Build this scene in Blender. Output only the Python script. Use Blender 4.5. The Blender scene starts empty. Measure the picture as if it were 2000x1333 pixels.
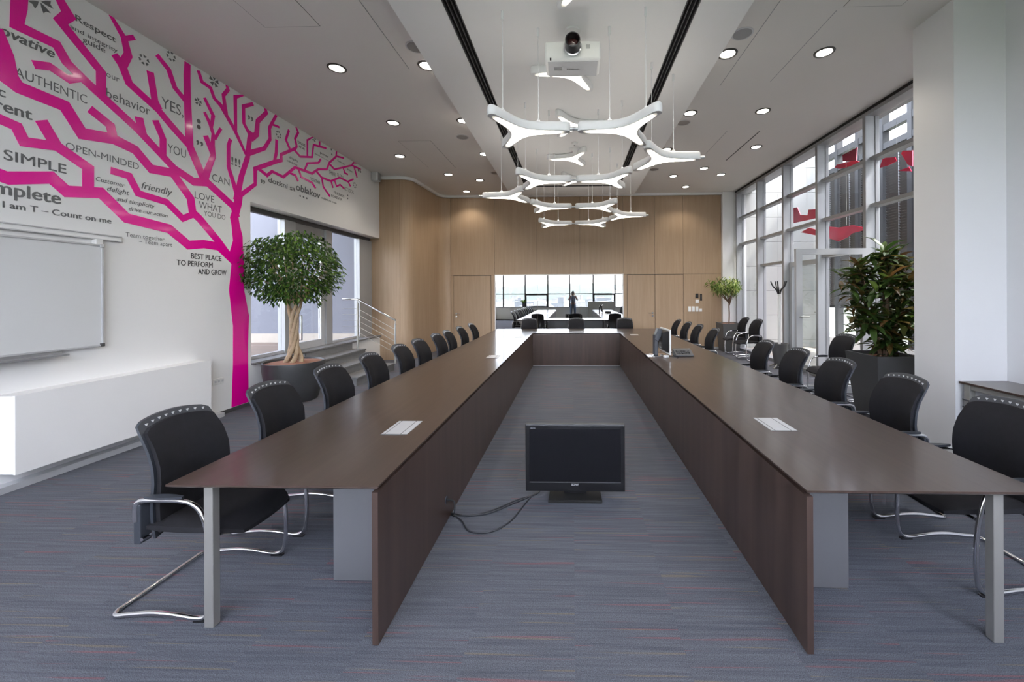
import bpy, bmesh, math, random
from mathutils import Vector, Matrix
random.seed(7)
PI = math.pi
S = bpy.context.scene
COL = S.collection

# ------------------------------------------------------------------ camera
FPX, CX, CY = 770.0, 1097.4, 573.7          # focal length and principal point (2000 x 1333 frame)
YAW, ROLL, EYE = 0.028, -0.005, 1.63
cam = bpy.data.cameras.new('camera')
camo = bpy.data.objects.new('camera', cam)
COL.objects.link(camo)
cam.sensor_width = 36.0
cam.lens = FPX / 2000 * 36
cam.shift_x = (1000 - CX) / 2000
cam.shift_y = (CY - 666.5) / 2000
cam.clip_start, cam.clip_end = 0.02, 9000
CAM_M = (Matrix.Translation((0, 0, EYE)) @ Matrix.Rotation(YAW, 4, 'Z') @
         Matrix.Rotation(PI / 2, 4, 'X') @ Matrix.Rotation(ROLL, 4, 'Z'))
camo.matrix_world = CAM_M
S.camera = camo

# ------------------------------------------------------------------ world, sun, exposure
S.view_settings.view_transform = 'Standard'
S.view_settings.look = 'None'
S.view_settings.gamma = 1.0
S.view_settings.use_curve_mapping = False
S.view_settings.exposure = 1.45
S.cycles.use_denoising = True
S.cycles.max_bounces = 10
S.cycles.transparent_max_bounces = 16
S.cycles.sample_clamp_indirect = 6.0
S.cycles.caustics_reflective = False
S.cycles.caustics_refractive = False
SUN_EL, SUN_AZ = math.radians(55), math.radians(80)   # azimuth measured from -Y towards +X
W = bpy.data.worlds.new('world')
S.world = W
W.use_nodes = True
wn = W.node_tree.nodes
bg = wn['Background']
sky = wn.new('ShaderNodeTexSky')
sky.sky_type = 'NISHITA'
sky.sun_disc = False
sky.sun_elevation = SUN_EL
sky.sun_rotation = PI - SUN_AZ
sky.air_density = 1.0
sky.dust_density = 2.5
sky.ozone_density = 1.0
hs = wn.new('ShaderNodeHueSaturation')
hs.inputs['Saturation'].default_value = 0.38
W.node_tree.links.new(sky.outputs[0], hs.inputs['Color'])
tn = wn.new('ShaderNodeMix')
tn.data_type = 'RGBA'
tn.blend_type = 'MULTIPLY'
tn.inputs['Factor'].default_value = 1.0
tn.inputs['B'].default_value = (1.0, 0.955, 0.985, 1)       # summer haze takes a little green out of the sky
W.node_tree.links.new(hs.outputs[0], tn.inputs['A'])
W.node_tree.links.new(tn.outputs['Result'], bg.inputs[0])
bg.inputs[1].default_value = 0.84
sl = bpy.data.lights.new('sun', 'SUN')
sl.energy = 3.6
sl.angle = math.radians(0.8)
sl.color = (1, 0.95, 0.87)
suno = bpy.data.objects.new('sun', sl)
COL.objects.link(suno)
sd = Vector((math.sin(SUN_AZ) * math.cos(SUN_EL), -math.cos(SUN_AZ) * math.cos(SUN_EL), math.sin(SUN_EL)))
suno.rotation_euler = sd.to_track_quat('Z', 'Y').to_euler()
suno.location = sd * 60
DOWNLIGHT_W, DIFFUSER_E, LENS_E, ADDED_FILL_E = 18.0, 3.0, 7.0, 3.2

# ------------------------------------------------------------------ room measures (metres, camera at x = y = 0)
XL, XR, XGL = -4.79, 4.686, 4.89
ZC, ZD, D, YB = 4.545, 4.35, 11.6, -1.0
XN, XP, YP0, YP1 = 4.30, 3.80, 4.03, 4.50    # near right wall, pilaster


def ray(px, py):
    d = CAM_M.to_3x3() @ Vector(((px - CX) / FPX, -(py - CY) / FPX, -1))
    return d


def P(px, py, axis, val):
    """the point of the plane axis = val that is seen at that place of the photograph"""
    d = ray(px, py)
    o = Vector((0, 0, EYE))
    t = (val - o[axis]) / d[axis]
    return o + d * t


# ------------------------------------------------------------------ materials
def new_mat(name):
    m = bpy.data.materials.new(name)
    m.use_nodes = True
    return m, m.node_tree.nodes, m.node_tree.links, m.node_tree.nodes['Principled BSDF']


def mat(name, col, rough=0.5, metal=0.0, spec=0.5, coat=0.0, coat_rough=0.1, var=0.0, scale=6.0, bump=0.0, bscale=60.0,
        emit=None, emit_s=0.0):
    m, n, l, b = new_mat(name)
    b.inputs['Base Color'].default_value = (*col, 1)
    b.inputs['Roughness'].default_value = rough
    b.inputs['Metallic'].default_value = metal
    b.inputs['Specular IOR Level'].default_value = spec
    b.inputs['Coat Weight'].default_value = coat
    b.inputs['Coat Roughness'].default_value = coat_rough
    if emit:
        b.inputs['Emission Color'].default_value = (*emit, 1)
        b.inputs['Emission Strength'].default_value = emit_s
    tc = n.new('ShaderNodeTexCoord')
    if var > 0:
        nz = n.new('ShaderNodeTexNoise')
        nz.inputs['Scale'].default_value = scale
        nz.inputs['Detail'].default_value = 3
        l.new(tc.outputs['Object'], nz.inputs['Vector'])
        mx = n.new('ShaderNodeMix')
        mx.data_type = 'RGBA'
        mx.inputs['A'].default_value = (*[c * (1 - var) for c in col], 1)
        mx.inputs['B'].default_value = (*[min(1, c * (1 + var)) for c in col], 1)
        l.new(nz.outputs['Fac'], mx.inputs['Factor'])
        l.new(mx.outputs['Result'], b.inputs['Base Color'])
    if bump > 0:
        nb = n.new('ShaderNodeTexNoise')
        nb.inputs['Scale'].default_value = bscale
        nb.inputs['Detail'].default_value = 2
        l.new(tc.outputs['Object'], nb.inputs['Vector'])
        bp = n.new('ShaderNodeBump')
        bp.inputs['Strength'].default_value = bump
        bp.inputs['Distance'].default_value = 0.003
        l.new(nb.outputs['Fac'], bp.inputs['Height'])
        l.new(bp.outputs['Normal'], b.inputs['Normal'])
    return m


def wood(name, c1, c2, rough, grain=(40, 40, 1.2), coat=0.0, coat_rough=0.1, spec=0.5, streak=0.0):
    """fine grain that runs along the axis with the small scale"""
    m, n, l, b = new_mat(name)
    tc = n.new('ShaderNodeTexCoord')
    mp = n.new('ShaderNodeMapping')
    mp.inputs['Scale'].default_value = grain
    l.new(tc.outputs['Object'], mp.inputs['Vector'])
    oi = n.new('ShaderNodeObjectInfo')
    ad = n.new('ShaderNodeVectorMath')
    ad.operation = 'ADD'
    sc = n.new('ShaderNodeVectorMath')
    sc.operation = 'SCALE'
    sc.inputs['Scale'].default_value = 30
    cb = n.new('ShaderNodeCombineXYZ')
    for i in range(3):
        l.new(oi.outputs['Random'], cb.inputs[i])
    l.new(cb.outputs[0], sc.inputs[0])
    l.new(mp.outputs[0], ad.inputs[0])
    l.new(sc.outputs[0], ad.inputs[1])
    nz = n.new('ShaderNodeTexNoise')
    nz.inputs['Scale'].default_value = 1
    nz.inputs['Detail'].default_value = 6
    nz.inputs['Roughness'].default_value = 0.65
    l.new(ad.outputs[0], nz.inputs['Vector'])
    rp = n.new('ShaderNodeValToRGB')
    rp.color_ramp.elements[0].position = 0.3
    rp.color_ramp.elements[0].color = (*c1, 1)
    rp.color_ramp.elements[1].position = 0.72
    rp.color_ramp.elements[1].color = (*c2, 1)
    l.new(nz.outputs['Fac'], rp.inputs[0])
    l.new(rp.outputs[0], b.inputs['Base Color'])
    b.inputs['Roughness'].default_value = rough
    b.inputs['Specular IOR Level'].default_value = spec
    b.inputs['Coat Weight'].default_value = coat
    b.inputs['Coat Roughness'].default_value = coat_rough
    return m


def glass_mat(name, tint=(0.94, 0.955, 0.955), ior=1.45):
    m = bpy.data.materials.new(name)
    m.use_nodes = True
    n, l = m.node_tree.nodes, m.node_tree.links
    n.clear()
    out = n.new('ShaderNodeOutputMaterial')
    mx = n.new('ShaderNodeMixShader')
    tr = n.new('ShaderNodeBsdfTransparent')
    tr.inputs[0].default_value = (*tint, 1)
    gl = n.new('ShaderNodeBsdfGlossy')
    gl.inputs['Roughness'].default_value = 0.0
    lw = n.new('ShaderNodeLayerWeight')      # facing term: the same from both sides of the pane
    lw.inputs[0].default_value = 0.5
    pw = n.new('ShaderNodeMath')
    pw.operation = 'POWER'
    pw.inputs[1].default_value = 5
    ml = n.new('ShaderNodeMath')
    ml.operation = 'MULTIPLY_ADD'
    ml.inputs[1].default_value = 0.6
    ml.inputs[2].default_value = 0.035
    l.new(lw.outputs['Facing'], pw.inputs[0])
    l.new(pw.outputs[0], ml.inputs[0])
    l.new(ml.outputs[0], mx.inputs[0])
    l.new(tr.outputs[0], mx.inputs[1])
    l.new(gl.outputs[0], mx.inputs[2])
    l.new(mx.outputs[0], out.inputs[0])
    return m


def leaf_mat(name, c1, c2, c3, rough=0.4):
    m, n, l, b = new_mat(name)
    ge = n.new('ShaderNodeNewGeometry')
    rp = n.new('ShaderNodeValToRGB')
    rp.color_ramp.elements[0].color = (*c1, 1)
    rp.color_ramp.elements[1].color = (*c3, 1)
    e = rp.color_ramp.elements.new(0.6)
    e.color = (*c2, 1)
    oi = n.new('ShaderNodeObjectInfo')
    ma = n.new('ShaderNodeMath')
    ma.operation = 'ADD'
    l.new(ge.outputs['Random Per Island'], ma.inputs[0])
    l.new(oi.outputs['Random'], ma.inputs[1])
    mf = n.new('ShaderNodeMath')
    mf.operation = 'FRACT'
    l.new(ma.outputs[0], mf.inputs[0])
    l.new(mf.outputs[0], rp.inputs[0])
    l.new(rp.outputs[0], b.inputs['Base Color'])
    b.inputs['Roughness'].default_value = rough
    b.inputs['Transmission Weight'].default_value = 0.0
    tl = n.new('ShaderNodeBsdfTranslucent')
    l.new(rp.outputs[0], tl.inputs[0])
    mx = n.new('ShaderNodeMixShader')
    mx.inputs[0].default_value = 0.3
    out = n['Material Output']
    l.new(b.outputs[0], mx.inputs[1])
    l.new(tl.outputs[0], mx.inputs[2])
    l.new(mx.outputs[0], out.inputs[0])
    return m


def carpet_mat():
    m, n, l, b = new_mat('striped_carpet')
    tc = n.new('ShaderNodeTexCoord')
    sn = n.new('ShaderNodeVectorMath')
    sn.operation = 'SNAP'
    sn.inputs[1].default_value = (0.5, 0.5, 10)
    l.new(tc.outputs['Object'], sn.inputs[0])
    wnz = n.new('ShaderNodeTexWhiteNoise')
    wnz.noise_dimensions = '3D'
    l.new(sn.outputs[0], wnz.inputs['Vector'])
    off = n.new('ShaderNodeVectorMath')
    off.operation = 'SCALE'
    off.inputs['Scale'].default_value = 7
    l.new(wnz.outputs['Color'], off.inputs[0])
    ad = n.new('ShaderNodeVectorMath')
    ad.operation = 'ADD'
    l.new(tc.outputs['Object'], ad.inputs[0])
    l.new(off.outputs[0], ad.inputs[1])

    def stripes(sx, sy, det=2, base=ad):
        mp = n.new('ShaderNodeMapping')
        mp.inputs['Scale'].default_value = (sx, sy, 1)
        l.new(base.outputs[0], mp.inputs['Vector'])
        nz = n.new('ShaderNodeTexNoise')
        nz.inputs['Scale'].default_value = 1
        nz.inputs['Detail'].default_value = det
        l.new(mp.outputs[0], nz.inputs['Vector'])
        return nz

    def ramp(src, p0, p1, c0, c1):
        r = n.new('ShaderNodeValToRGB')
        r.color_ramp.elements[0].position = p0
        r.color_ramp.elements[1].position = p1
        r.color_ramp.elements[0].color = (*c0, 1)
        r.color_ramp.elements[1].color = (*c1, 1)
        l.new(src, r.inputs[0])
        return r

    def mix(fac, a, bb, k=1.0):
        x = n.new('ShaderNodeMix')
        x.data_type = 'RGBA'
        l.new(fac, x.inputs['Factor'])
        l.new(a, x.inputs['A'])
        if isinstance(bb, tuple):
            x.inputs['B'].default_value = (*bb, 1)
        else:
            l.new(bb, x.inputs['B'])
        return x
    s1 = stripes(2.0, 75, 4)
    base = ramp(s1.outputs['Fac'], 0.30, 0.70, (0.094, 0.102, 0.124), (0.142, 0.150, 0.174))
    s2 = stripes(1.1, 48, 1)
    f2 = ramp(s2.outputs['Fac'], 0.655, 0.70, (0, 0, 0), (0.62, 0.62, 0.62))
    m1 = mix(f2.outputs[0], base.outputs[0], (0.23, 0.105, 0.115))
    s3 = stripes(1.3, 53, 1)
    f3 = ramp(s3.outputs['Fac'], 0.665, 0.71, (0, 0, 0), (0.6, 0.6, 0.6))
    m2 = mix(f3.outputs[0], m1.outputs['Result'], (0.21, 0.17, 0.125))
    # pile speckle
    nz = n.new('ShaderNodeTexNoise')
    nz.inputs['Scale'].default_value = 260
    nz.inputs['Detail'].default_value = 2
    l.new(tc.outputs['Object'], nz.inputs['Vector'])
    sp = ramp(nz.outputs['Fac'], 0.3, 0.7, (0.55, 0.55, 0.55), (1.4, 1.4, 1.4))
    mu = n.new('ShaderNodeMix')
    mu.data_type = 'RGBA'
    mu.blend_type = 'MULTIPLY'
    mu.inputs['Factor'].default_value = 1
    l.new(m2.outputs['Result'], mu.inputs['A'])
    l.new(sp.outputs[0], mu.inputs['B'])
    l.new(mu.outputs['Result'], b.inputs['Base Color'])
    b.inputs['Roughness'].default_value = 0.95
    b.inputs['Specular IOR Level'].default_value = 0.15
    bp = n.new('ShaderNodeBump')
    bp.inputs['Strength'].default_value = 0.5
    bp.inputs['Distance'].default_value = 0.004
    l.new(nz.outputs['Fac'], bp.inputs['Height'])
    l.new(bp.outputs[0], b.inputs['Normal'])
    return m


M = {}
M['carpet'] = carpet_mat()
M['wall'] = mat('white_paint', (0.86, 0.86, 0.86), 0.55, var=0.02, scale=2, bump=0.05, bscale=120)
M['wall_shaded'] = mat('white_paint_shaded', (0.70, 0.70, 0.71), 0.55, var=0.02, scale=2)  # same white paint, with the shade on the pilaster put into its colour
M['ceil_s'] = mat('ceiling_sides_beige', (0.74, 0.715, 0.69), 0.7, var=0.02, scale=1.5)  # side fields, darker and warmer than the dropped field
M['ceil'] = mat('ceiling_paint', (0.86, 0.855, 0.845), 0.7, var=0.02, scale=1.5)
M['oak'] = wood('oak_veneer', (0.385, 0.268, 0.172), (0.455, 0.330, 0.222), 0.42, (26, 26, 0.9), spec=0.4)
M['wenge_h'] = wood('dark_veneer_along', (0.046, 0.029, 0.022), (0.068, 0.044, 0.034), 0.38, (30, 1.2, 30), coat=0.5, coat_rough=0.13)
M['wenge_x'] = wood('dark_veneer_across', (0.046, 0.029, 0.022), (0.068, 0.044, 0.034), 0.38, (1.2, 30, 30), coat=0.5, coat_rough=0.13)
M['wenge_v'] = wood('dark_veneer_upright', (0.042, 0.026, 0.022), (0.086, 0.055, 0.044), 0.38, (9, 9, 0.5), coat=0.15, coat_rough=0.2)
M['edge'] = mat('dark_edge', (0.02, 0.015, 0.013), 0.4)
M['brushed'] = mat('brushed_aluminium', (0.30, 0.30, 0.315), 0.42, metal=0.7, var=0.03, scale=3)
M['steel'] = mat('brushed_steel', (0.46, 0.45, 0.42), 0.36, metal=0.65, var=0.05, scale=8)
M['chrome'] = mat('polished_chrome', (0.78, 0.78, 0.80), 0.10, metal=1.0)
M['alu'] = mat('anodised_aluminium', (0.33, 0.335, 0.345), 0.42, metal=0.35, var=0.03)
M['alu_l'] = mat('light_aluminium', (0.60, 0.61, 0.63), 0.4, metal=0.3, var=0.02)
M['alu_m'] = mat('grey_aluminium', (0.43, 0.44, 0.455), 0.45, metal=0.3, var=0.02)
M['alu_d'] = mat('dark_aluminium', (0.10, 0.10, 0.105), 0.5, metal=0.3)
M['fabric'] = mat('black_upholstery', (0.013, 0.013, 0.016), 0.82, spec=0.25, var=0.25, scale=30, bump=0.25, bscale=420)
M['slate'] = mat('slate_plastic', (0.036, 0.041, 0.052), 0.42, var=0.05)
M['stud'] = mat('pale_stud', (0.72, 0.73, 0.74), 0.3, metal=0.2)
M['blackp'] = mat('black_plastic', (0.012, 0.012, 0.014), 0.3, var=0.1)
M['screen'] = mat('dark_screen', (0.008, 0.008, 0.010), 0.12, spec=0.5)
M['matte_bk'] = mat('matt_black', (0.012, 0.012, 0.012), 0.7)
M['whitep'] = mat('white_plastic', (0.78, 0.78, 0.77), 0.4, var=0.02)
M['lumi'] = mat('luminaire_white', (0.80, 0.80, 0.81), 0.45, var=0.02)
M['diff'] = mat('lit_diffuser', (0.9, 0.88, 0.8), 0.4, emit=(1.0, 0.93, 0.80), emit_s=DIFFUSER_E)
_n, _l = M['diff'].node_tree.nodes, M['diff'].node_tree.links      # the tube inside ends before the arm tips
_tc = _n.new('ShaderNodeTexCoord')
_ln = _n.new('ShaderNodeVectorMath')
_ln.operation = 'LENGTH'
_mr = _n.new('ShaderNodeMapRange')
_mr.interpolation_type = 'SMOOTHSTEP'
_mr.inputs['From Min'].default_value, _mr.inputs['From Max'].default_value = 0.30, 0.44
_mr.inputs['To Min'].default_value, _mr.inputs['To Max'].default_value = DIFFUSER_E, 0.12
_l.new(_tc.outputs['Object'], _ln.inputs[0])
_l.new(_ln.outputs['Value'], _mr.inputs['Value'])
_l.new(_mr.outputs[0], _n['Principled BSDF'].inputs['Emission Strength'])
M['added_fill'] = mat('added_ceiling_fill', (0.9, 0.88, 0.85), 0.4, emit=(1.0, 0.95, 0.88), emit_s=ADDED_FILL_E)  # added glow on the pendant tops, brightens the dropped ceiling
M['lens'] = mat('lit_downlight_lens', (0.9, 0.9, 0.9), 0.4, emit=(1.0, 0.95, 0.86), emit_s=LENS_E)
M['ring'] = mat('downlight_ring', (0.06, 0.055, 0.05), 0.5)
M['magenta'] = mat('magenta_gloss', (0.94, 0.0, 0.36), 0.16, spec=0.5, coat=0.3, coat_rough=0.05, var=0.03, scale=2)
M['letter'] = mat('grey_lettering', (0.155, 0.16, 0.165), 0.5, var=0.05)
M['letter_d'] = mat('dark_grey_lettering', (0.06, 0.06, 0.062), 0.5, var=0.05)
M['board'] = mat('whiteboard_enamel', (0.70, 0.71, 0.72), 0.25, var=0.02, scale=1)
M['mirror'] = mat('mirror_silver', (0.86, 0.875, 0.88), 0.0, metal=1.0)
M['glass'] = glass_mat('window_glass')
M['stone'] = mat('grey_stone', (0.20, 0.20, 0.205), 0.6, var=0.18, scale=25, bump=0.1, bscale=90)
M['pot'] = mat('charcoal_planter', (0.045, 0.046, 0.048), 0.42, var=0.12, scale=10)
M['pot_g'] = mat('grey_planter', (0.10, 0.10, 0.10), 0.5, var=0.12, scale=10)
M['soil'] = mat('clay_granulate', (0.28, 0.125, 0.075), 0.95, var=0.5, scale=60, bump=1.0, bscale=70)
M['bark'] = mat('pale_bark', (0.42, 0.31, 0.20), 0.8, var=0.35, scale=25, bump=0.6, bscale=60)
M['bark_d'] = mat('brown_bark', (0.14, 0.085, 0.055), 0.8, var=0.3, scale=25, bump=0.6, bscale=60)
M['ficus'] = leaf_mat('ficus_leaf', (0.016, 0.052, 0.008), (0.040, 0.105, 0.014), (0.16, 0.28, 0.035))
M['alii'] = leaf_mat('long_ficus_leaf', (0.045, 0.10, 0.015), (0.17, 0.27, 0.045), (0.62, 0.66, 0.28))
M['croton'] = leaf_mat('croton_leaf', (0.020, 0.042, 0.010), (0.050, 0.095, 0.018), (0.12, 0.060, 0.020))
M['red'] = mat('crimson_acrylic', (0.75, 0.03, 0.10), 0.25, spec=0.5, var=0.05)
M['facade'] = mat('pale_facade_panel', (0.50, 0.50, 0.47), 0.5, var=0.03)
M['joint'] = mat('facade_joint', (0.10, 0.10, 0.10), 0.8)
M['blind'] = mat('grey_blind_slat', (0.115, 0.112, 0.108), 0.5, metal=0.2)
M['dframe'] = mat('dark_frame', (0.055, 0.058, 0.062), 0.5, metal=0.2)
M['tile'] = mat('terrace_tile', (0.42, 0.38, 0.33), 0.8, var=0.12, scale=6)
M['tile_b'] = mat('brown_terrace_tile', (0.20, 0.155, 0.125), 0.8, var=0.15, scale=6)
M['bluewall'] = mat('blue_grey_render_shaded', (0.17, 0.18, 0.215), 0.8, var=0.03, scale=2)  # blue grey darkened: the shade on the terrace wall is in the colour
M['skin'] = mat('skin', (0.45, 0.25, 0.18), 0.6, var=0.06)
M['shirt'] = mat('grey_blue_shirt', (0.22, 0.27, 0.36), 0.85, var=0.1, scale=18)
M['jeans'] = mat('blue_jeans', (0.14, 0.20, 0.30), 0.85, var=0.15, scale=22)
M['hair'] = mat('dark_hair', (0.015, 0.011, 0.009), 0.6, var=0.3, scale=60)
M['cord'] = mat('grey_cable_sheath', (0.035, 0.038, 0.045), 0.5)
M['town'] = mat('pale_town_wall', (0.30, 0.29, 0.28), 0.8, var=0.1, scale=0.05)
M['town_g'] = mat('grey_town_wall', (0.16, 0.17, 0.185), 0.8, var=0.1, scale=0.05)
M['ground'] = mat('town_ground', (0.085, 0.10, 0.075), 0.9, var=0.4, scale=0.02)
M['hill'] = mat('wooded_hill', (0.035, 0.05, 0.042), 0.9, var=0.25, scale=0.006)
M['lit_screen'] = mat('lit_white_screen', (0.8, 0.8, 0.82), 0.3, emit=(0.95, 0.97, 1.0), emit_s=1.6)
M['parapet'] = mat('parapet_paint', (0.62, 0.62, 0.57), 0.6, var=0.02)
M['grey_board'] = mat('olive_grey_laminate', (0.45, 0.45, 0.41), 0.5, var=0.03)


# ------------------------------------------------------------------ mesh helpers
class MB:
    def __init__(s):
        s.v, s.f, s.m = [], [], []

    def add(s, vs, fs, mi=0):
        b = len(s.v)
        s.v += [tuple(v) for v in vs]
        for f in fs:
            s.f.append(tuple(b + i for i in f))
            s.m.append(mi)
        return s

    def box(s, x0, x1, y0, y1, z0, z1, mi=0, rot=None, at=None):
        vs = [Vector((x, y, z)) for x in (x0, x1) for y in (y0, y1) for z in (z0, z1)]
        if rot is not None:
            vs = [rot @ v for v in vs]
        if at is not None:
            vs = [v + Vector(at) for v in vs]
        return s.add(vs, [(0, 1, 3, 2), (4, 6, 7, 5), (0, 4, 5, 1), (2, 3, 7, 6), (0, 2, 6, 4), (1, 5, 7, 3)], mi)

    def tube(s, pts, r, n=8, mi=0, caps=True, close=False):
        pts = [Vector(p) for p in pts]
        N = len(pts)
        rs = r if isinstance(r, (list, tuple)) else [r] * N
        up = None
        rings = []
        for i, p in enumerate(pts):
            if close:
                t = (pts[(i + 1) % N] - pts[i - 1])
            else:
                t = pts[min(i + 1, N - 1)] - pts[max(i - 1, 0)]
            t = t.normalized() if t.length > 1e-9 else Vector((0, 0, 1))
            if up is None:
                a = Vector((0, 0, 1)) if abs(t.z) < 0.9 else Vector((1, 0, 0))
                up = (a - t * a.dot(t)).normalized()
            else:
                up = up - t * up.dot(t)
                up = up.normalized() if up.length > 1e-6 else t.orthogonal().normalized()
            sd = t.cross(up)
            rings.append([p + (up * math.cos(2 * PI * k / n) + sd * math.sin(2 * PI * k / n)) * rs[i] for k in range(n)])
        vs = [v for rg in rings for v in rg]
        fs = []
        for i in range(N if close else N - 1):
            j = (i + 1) % N
            for k in range(n):
                k2 = (k + 1) % n
                fs.append((i * n + k, i * n + k2, j * n + k2, j * n + k))
        if caps and not close:
            fs.append(tuple(range(n - 1, -1, -1)))
            fs.append(tuple((N - 1) * n + k for k in range(n)))
        return s.add(vs, fs, mi)

    def lathe(s, prof, n=24, at=(0, 0, 0), mi=0, cap0=True, cap1=True, sq=False):
        """prof: (radius, z) list; sq gives a square plan"""
        vs, fs = [], []
        if sq:
            n = 4
        for r, z in prof:
            for k in range(n):
                a = 2 * PI * k / n + (PI / 4 if sq else 0)
                rr = r * math.sqrt(2) if sq else r
                vs.append((at[0] + rr * math.cos(a), at[1] + rr * math.sin(a), at[2] + z))
        for i in range(len(prof) - 1):
            for k in range(n):
                k2 = (k + 1) % n
                fs.append((i * n + k, i * n + k2, (i + 1) * n + k2, (i + 1) * n + k))
        if cap0:
            fs.append(tuple(range(n - 1, -1, -1)))
        if cap1:
            fs.append(tuple((len(prof) - 1) * n + k for k in range(n)))
        return s.add(vs, fs, mi)

    def prism(s, poly, axis, a, b, mi=0):
        """poly: 2-D points in the two other axes (in axis order), extruded from a to b along axis"""
        def mk(p, c):
            q = list(p)
            q.insert(axis, c)
            return tuple(q)
        n = len(poly)
        vs = [mk(p, a) for p in poly] + [mk(p, b) for p in poly]
        fs = [tuple(range(n - 1, -1, -1)), tuple(range(n, 2 * n))]
        for k in range(n):
            k2 = (k + 1) % n
            fs.append((k, k2, n + k2, n + k))
        return s.add(vs, fs, mi)

    def grid(s, fn, nu, nv, mi=0):
        vs = [fn(i / nu, j / nv) for i in range(nu + 1) for j in range(nv + 1)]
        fs = [(i * (nv + 1) + j, (i + 1) * (nv + 1) + j, (i + 1) * (nv + 1) + j + 1, i * (nv + 1) + j + 1)
              for i in range(nu) for j in range(nv)]
        return s.add(vs, fs, mi)


def mesh_of(name, mb, mats, smooth=None, fix=True):
    me = bpy.data.meshes.new(name)
    me.from_pydata(mb.v, [], mb.f)
    for m in (mats if isinstance(mats, (list, tuple)) else [mats]):
        me.materials.append(m)
    if any(mb.m):
        me.polygons.foreach_set('material_index', mb.m)
    if fix:
        bm = bmesh.new()
        bm.from_mesh(me)
        bmesh.ops.recalc_face_normals(bm, faces=bm.faces)
        bm.to_mesh(me)
        bm.free()
    if smooth:
        me.shade_smooth()
        me.set_sharp_from_angle(angle=math.radians(smooth))
    me.update()
    return me


def obj(name, mb, mats, parent=None, loc=(0, 0, 0), rz=0, smooth=None, bevel=0, seg=2, label=None, fix=True):
    o = bpy.data.objects.new(name, mesh_of(name, mb, mats, smooth, fix))
    COL.objects.link(o)
    o.location = loc
    o.rotation_euler = (0, 0, rz)
    if parent:
        o.parent = parent
    if bevel:
        bv = o.modifiers.new('bevel', 'BEVEL')
        bv.width = bevel
        bv.segments = seg
        bv.limit_method = 'ANGLE'
        bv.angle_limit = math.radians(40)
        bv.harden_normals = False
    if label:
        o['label'] = label
    return o


def tag(o, label, cat, group=None, kind=None):
    o['label'] = label
    o['category'] = cat
    if group:
        o['group'] = group
    if kind:
        o['kind'] = kind
    return o


def thing(name, label, cat, loc=(0, 0, 0), rz=0, group=None):
    o = bpy.data.objects.new(name, None)
    COL.objects.link(o)
    o.location = loc
    o.rotation_euler = (0, 0, rz)
    o.empty_display_size = 0.1
    return tag(o, label, cat, group)


def struct(name, mb, mats, parent=None, **k):
    o = obj(name, mb, mats, parent, **k)
    if not parent:
        o['kind'] = 'structure'
    return o


def stuff(o):
    o['kind'] = 'stuff'
    return o


def dup(root, loc, rz, label=None, group=None):
    r = root.copy()
    COL.objects.link(r)
    r.location = loc
    r.rotation_euler = (0, 0, rz)
    if label:
        r['label'] = label
    if group:
        r['group'] = group
    for ch in list(root.children):
        c = ch.copy()
        COL.objects.link(c)
        c.parent = r
        for g in list(ch.children):
            d = g.copy()
            COL.objects.link(d)
            d.parent = c
    return r


def arc(c, r, a0, a1, n, plane='xz'):
    out = []
    for i in range(n + 1):
        a = a0 + (a1 - a0) * i / n
        u, v = c[0] + r * math.cos(a), c[1] + r * math.sin(a)
        out.append((u, v))
    return out


def smooth_path(pts, n=6):
    """Catmull-Rom through the points"""
    pts = [Vector(p) for p in pts]
    out = []
    for i in range(len(pts) - 1):
        p0, p1, p2, p3 = pts[max(i - 1, 0)], pts[i], pts[i + 1], pts[min(i + 2, len(pts) - 1)]
        for k in range(n):
            t = k / n
            out.append(0.5 * ((2 * p1) + (p2 - p0) * t + (2 * p0 - 5 * p1 + 4 * p2 - p3) * t * t + (3 * p1 - p0 - 3 * p2 + p3) * t ** 3))
    out.append(pts[-1])
    return out


FONT = None


def text_mb(body, bold=0.0, shear=0.0, size=1.0):
    cu = bpy.data.curves.new('txt', 'FONT')
    cu.body = body
    cu.size = size
    cu.resolution_u = 3
    cu.shear = shear
    o = bpy.data.objects.new('txt', cu)
    COL.objects.link(o)
    dg = bpy.context.evaluated_depsgraph_get()
    dg.update()
    me = bpy.data.meshes.new_from_object(o.evaluated_get(dg))
    vs = [v.co.copy() for v in me.vertices]
    fs = [tuple(p.vertices) for p in me.polygons]
    bpy.data.objects.remove(o)
    bpy.data.curves.remove(cu)
    bpy.data.meshes.remove(me)
    return vs, fs


def area_text(body, origin, udir, vdir, width=None, height=None, bold=0.0, shear=0.0, right=False):
    """lettering laid flat: lower left corner at origin, u along the line, v up; returns an MB"""
    vs, fs = text_mb(body, bold, shear)
    x0, x1 = min(v.x for v in vs), max(v.x for v in vs)
    cap = 0.70
    if width is not None:
        sx = width / (x1 - x0)
        sy = sx if height is None else height / cap
    else:
        sy = height / cap
        sx = sy
    u, w, o = Vector(udir), Vector(vdir), Vector(origin)
    sh = (x1 if right else x0)
    mb = MB()
    nrm = u.cross(w).normalized()
    cp = [(0, 0)] if bold <= 0 else [(-bold, 0), (0, bold * 0.5), (0, -bold * 0.5), (bold, 0)]
    for i, (a, b) in enumerate(cp):          # heavier strokes: the outline laid down again a little aside
        mb.add([o + u * ((v.x - sh + a) * sx) + w * ((v.y + b) * sy) + nrm * (0.00012 * i) for v in vs], fs)
    return mb

# ================================================================== SETTING
# floor and carpet
struct('floor', MB().box(XL - 0.3, 4.95, YB - 0.15, D + 0.3, -0.25, 0), M['carpet'])

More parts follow.
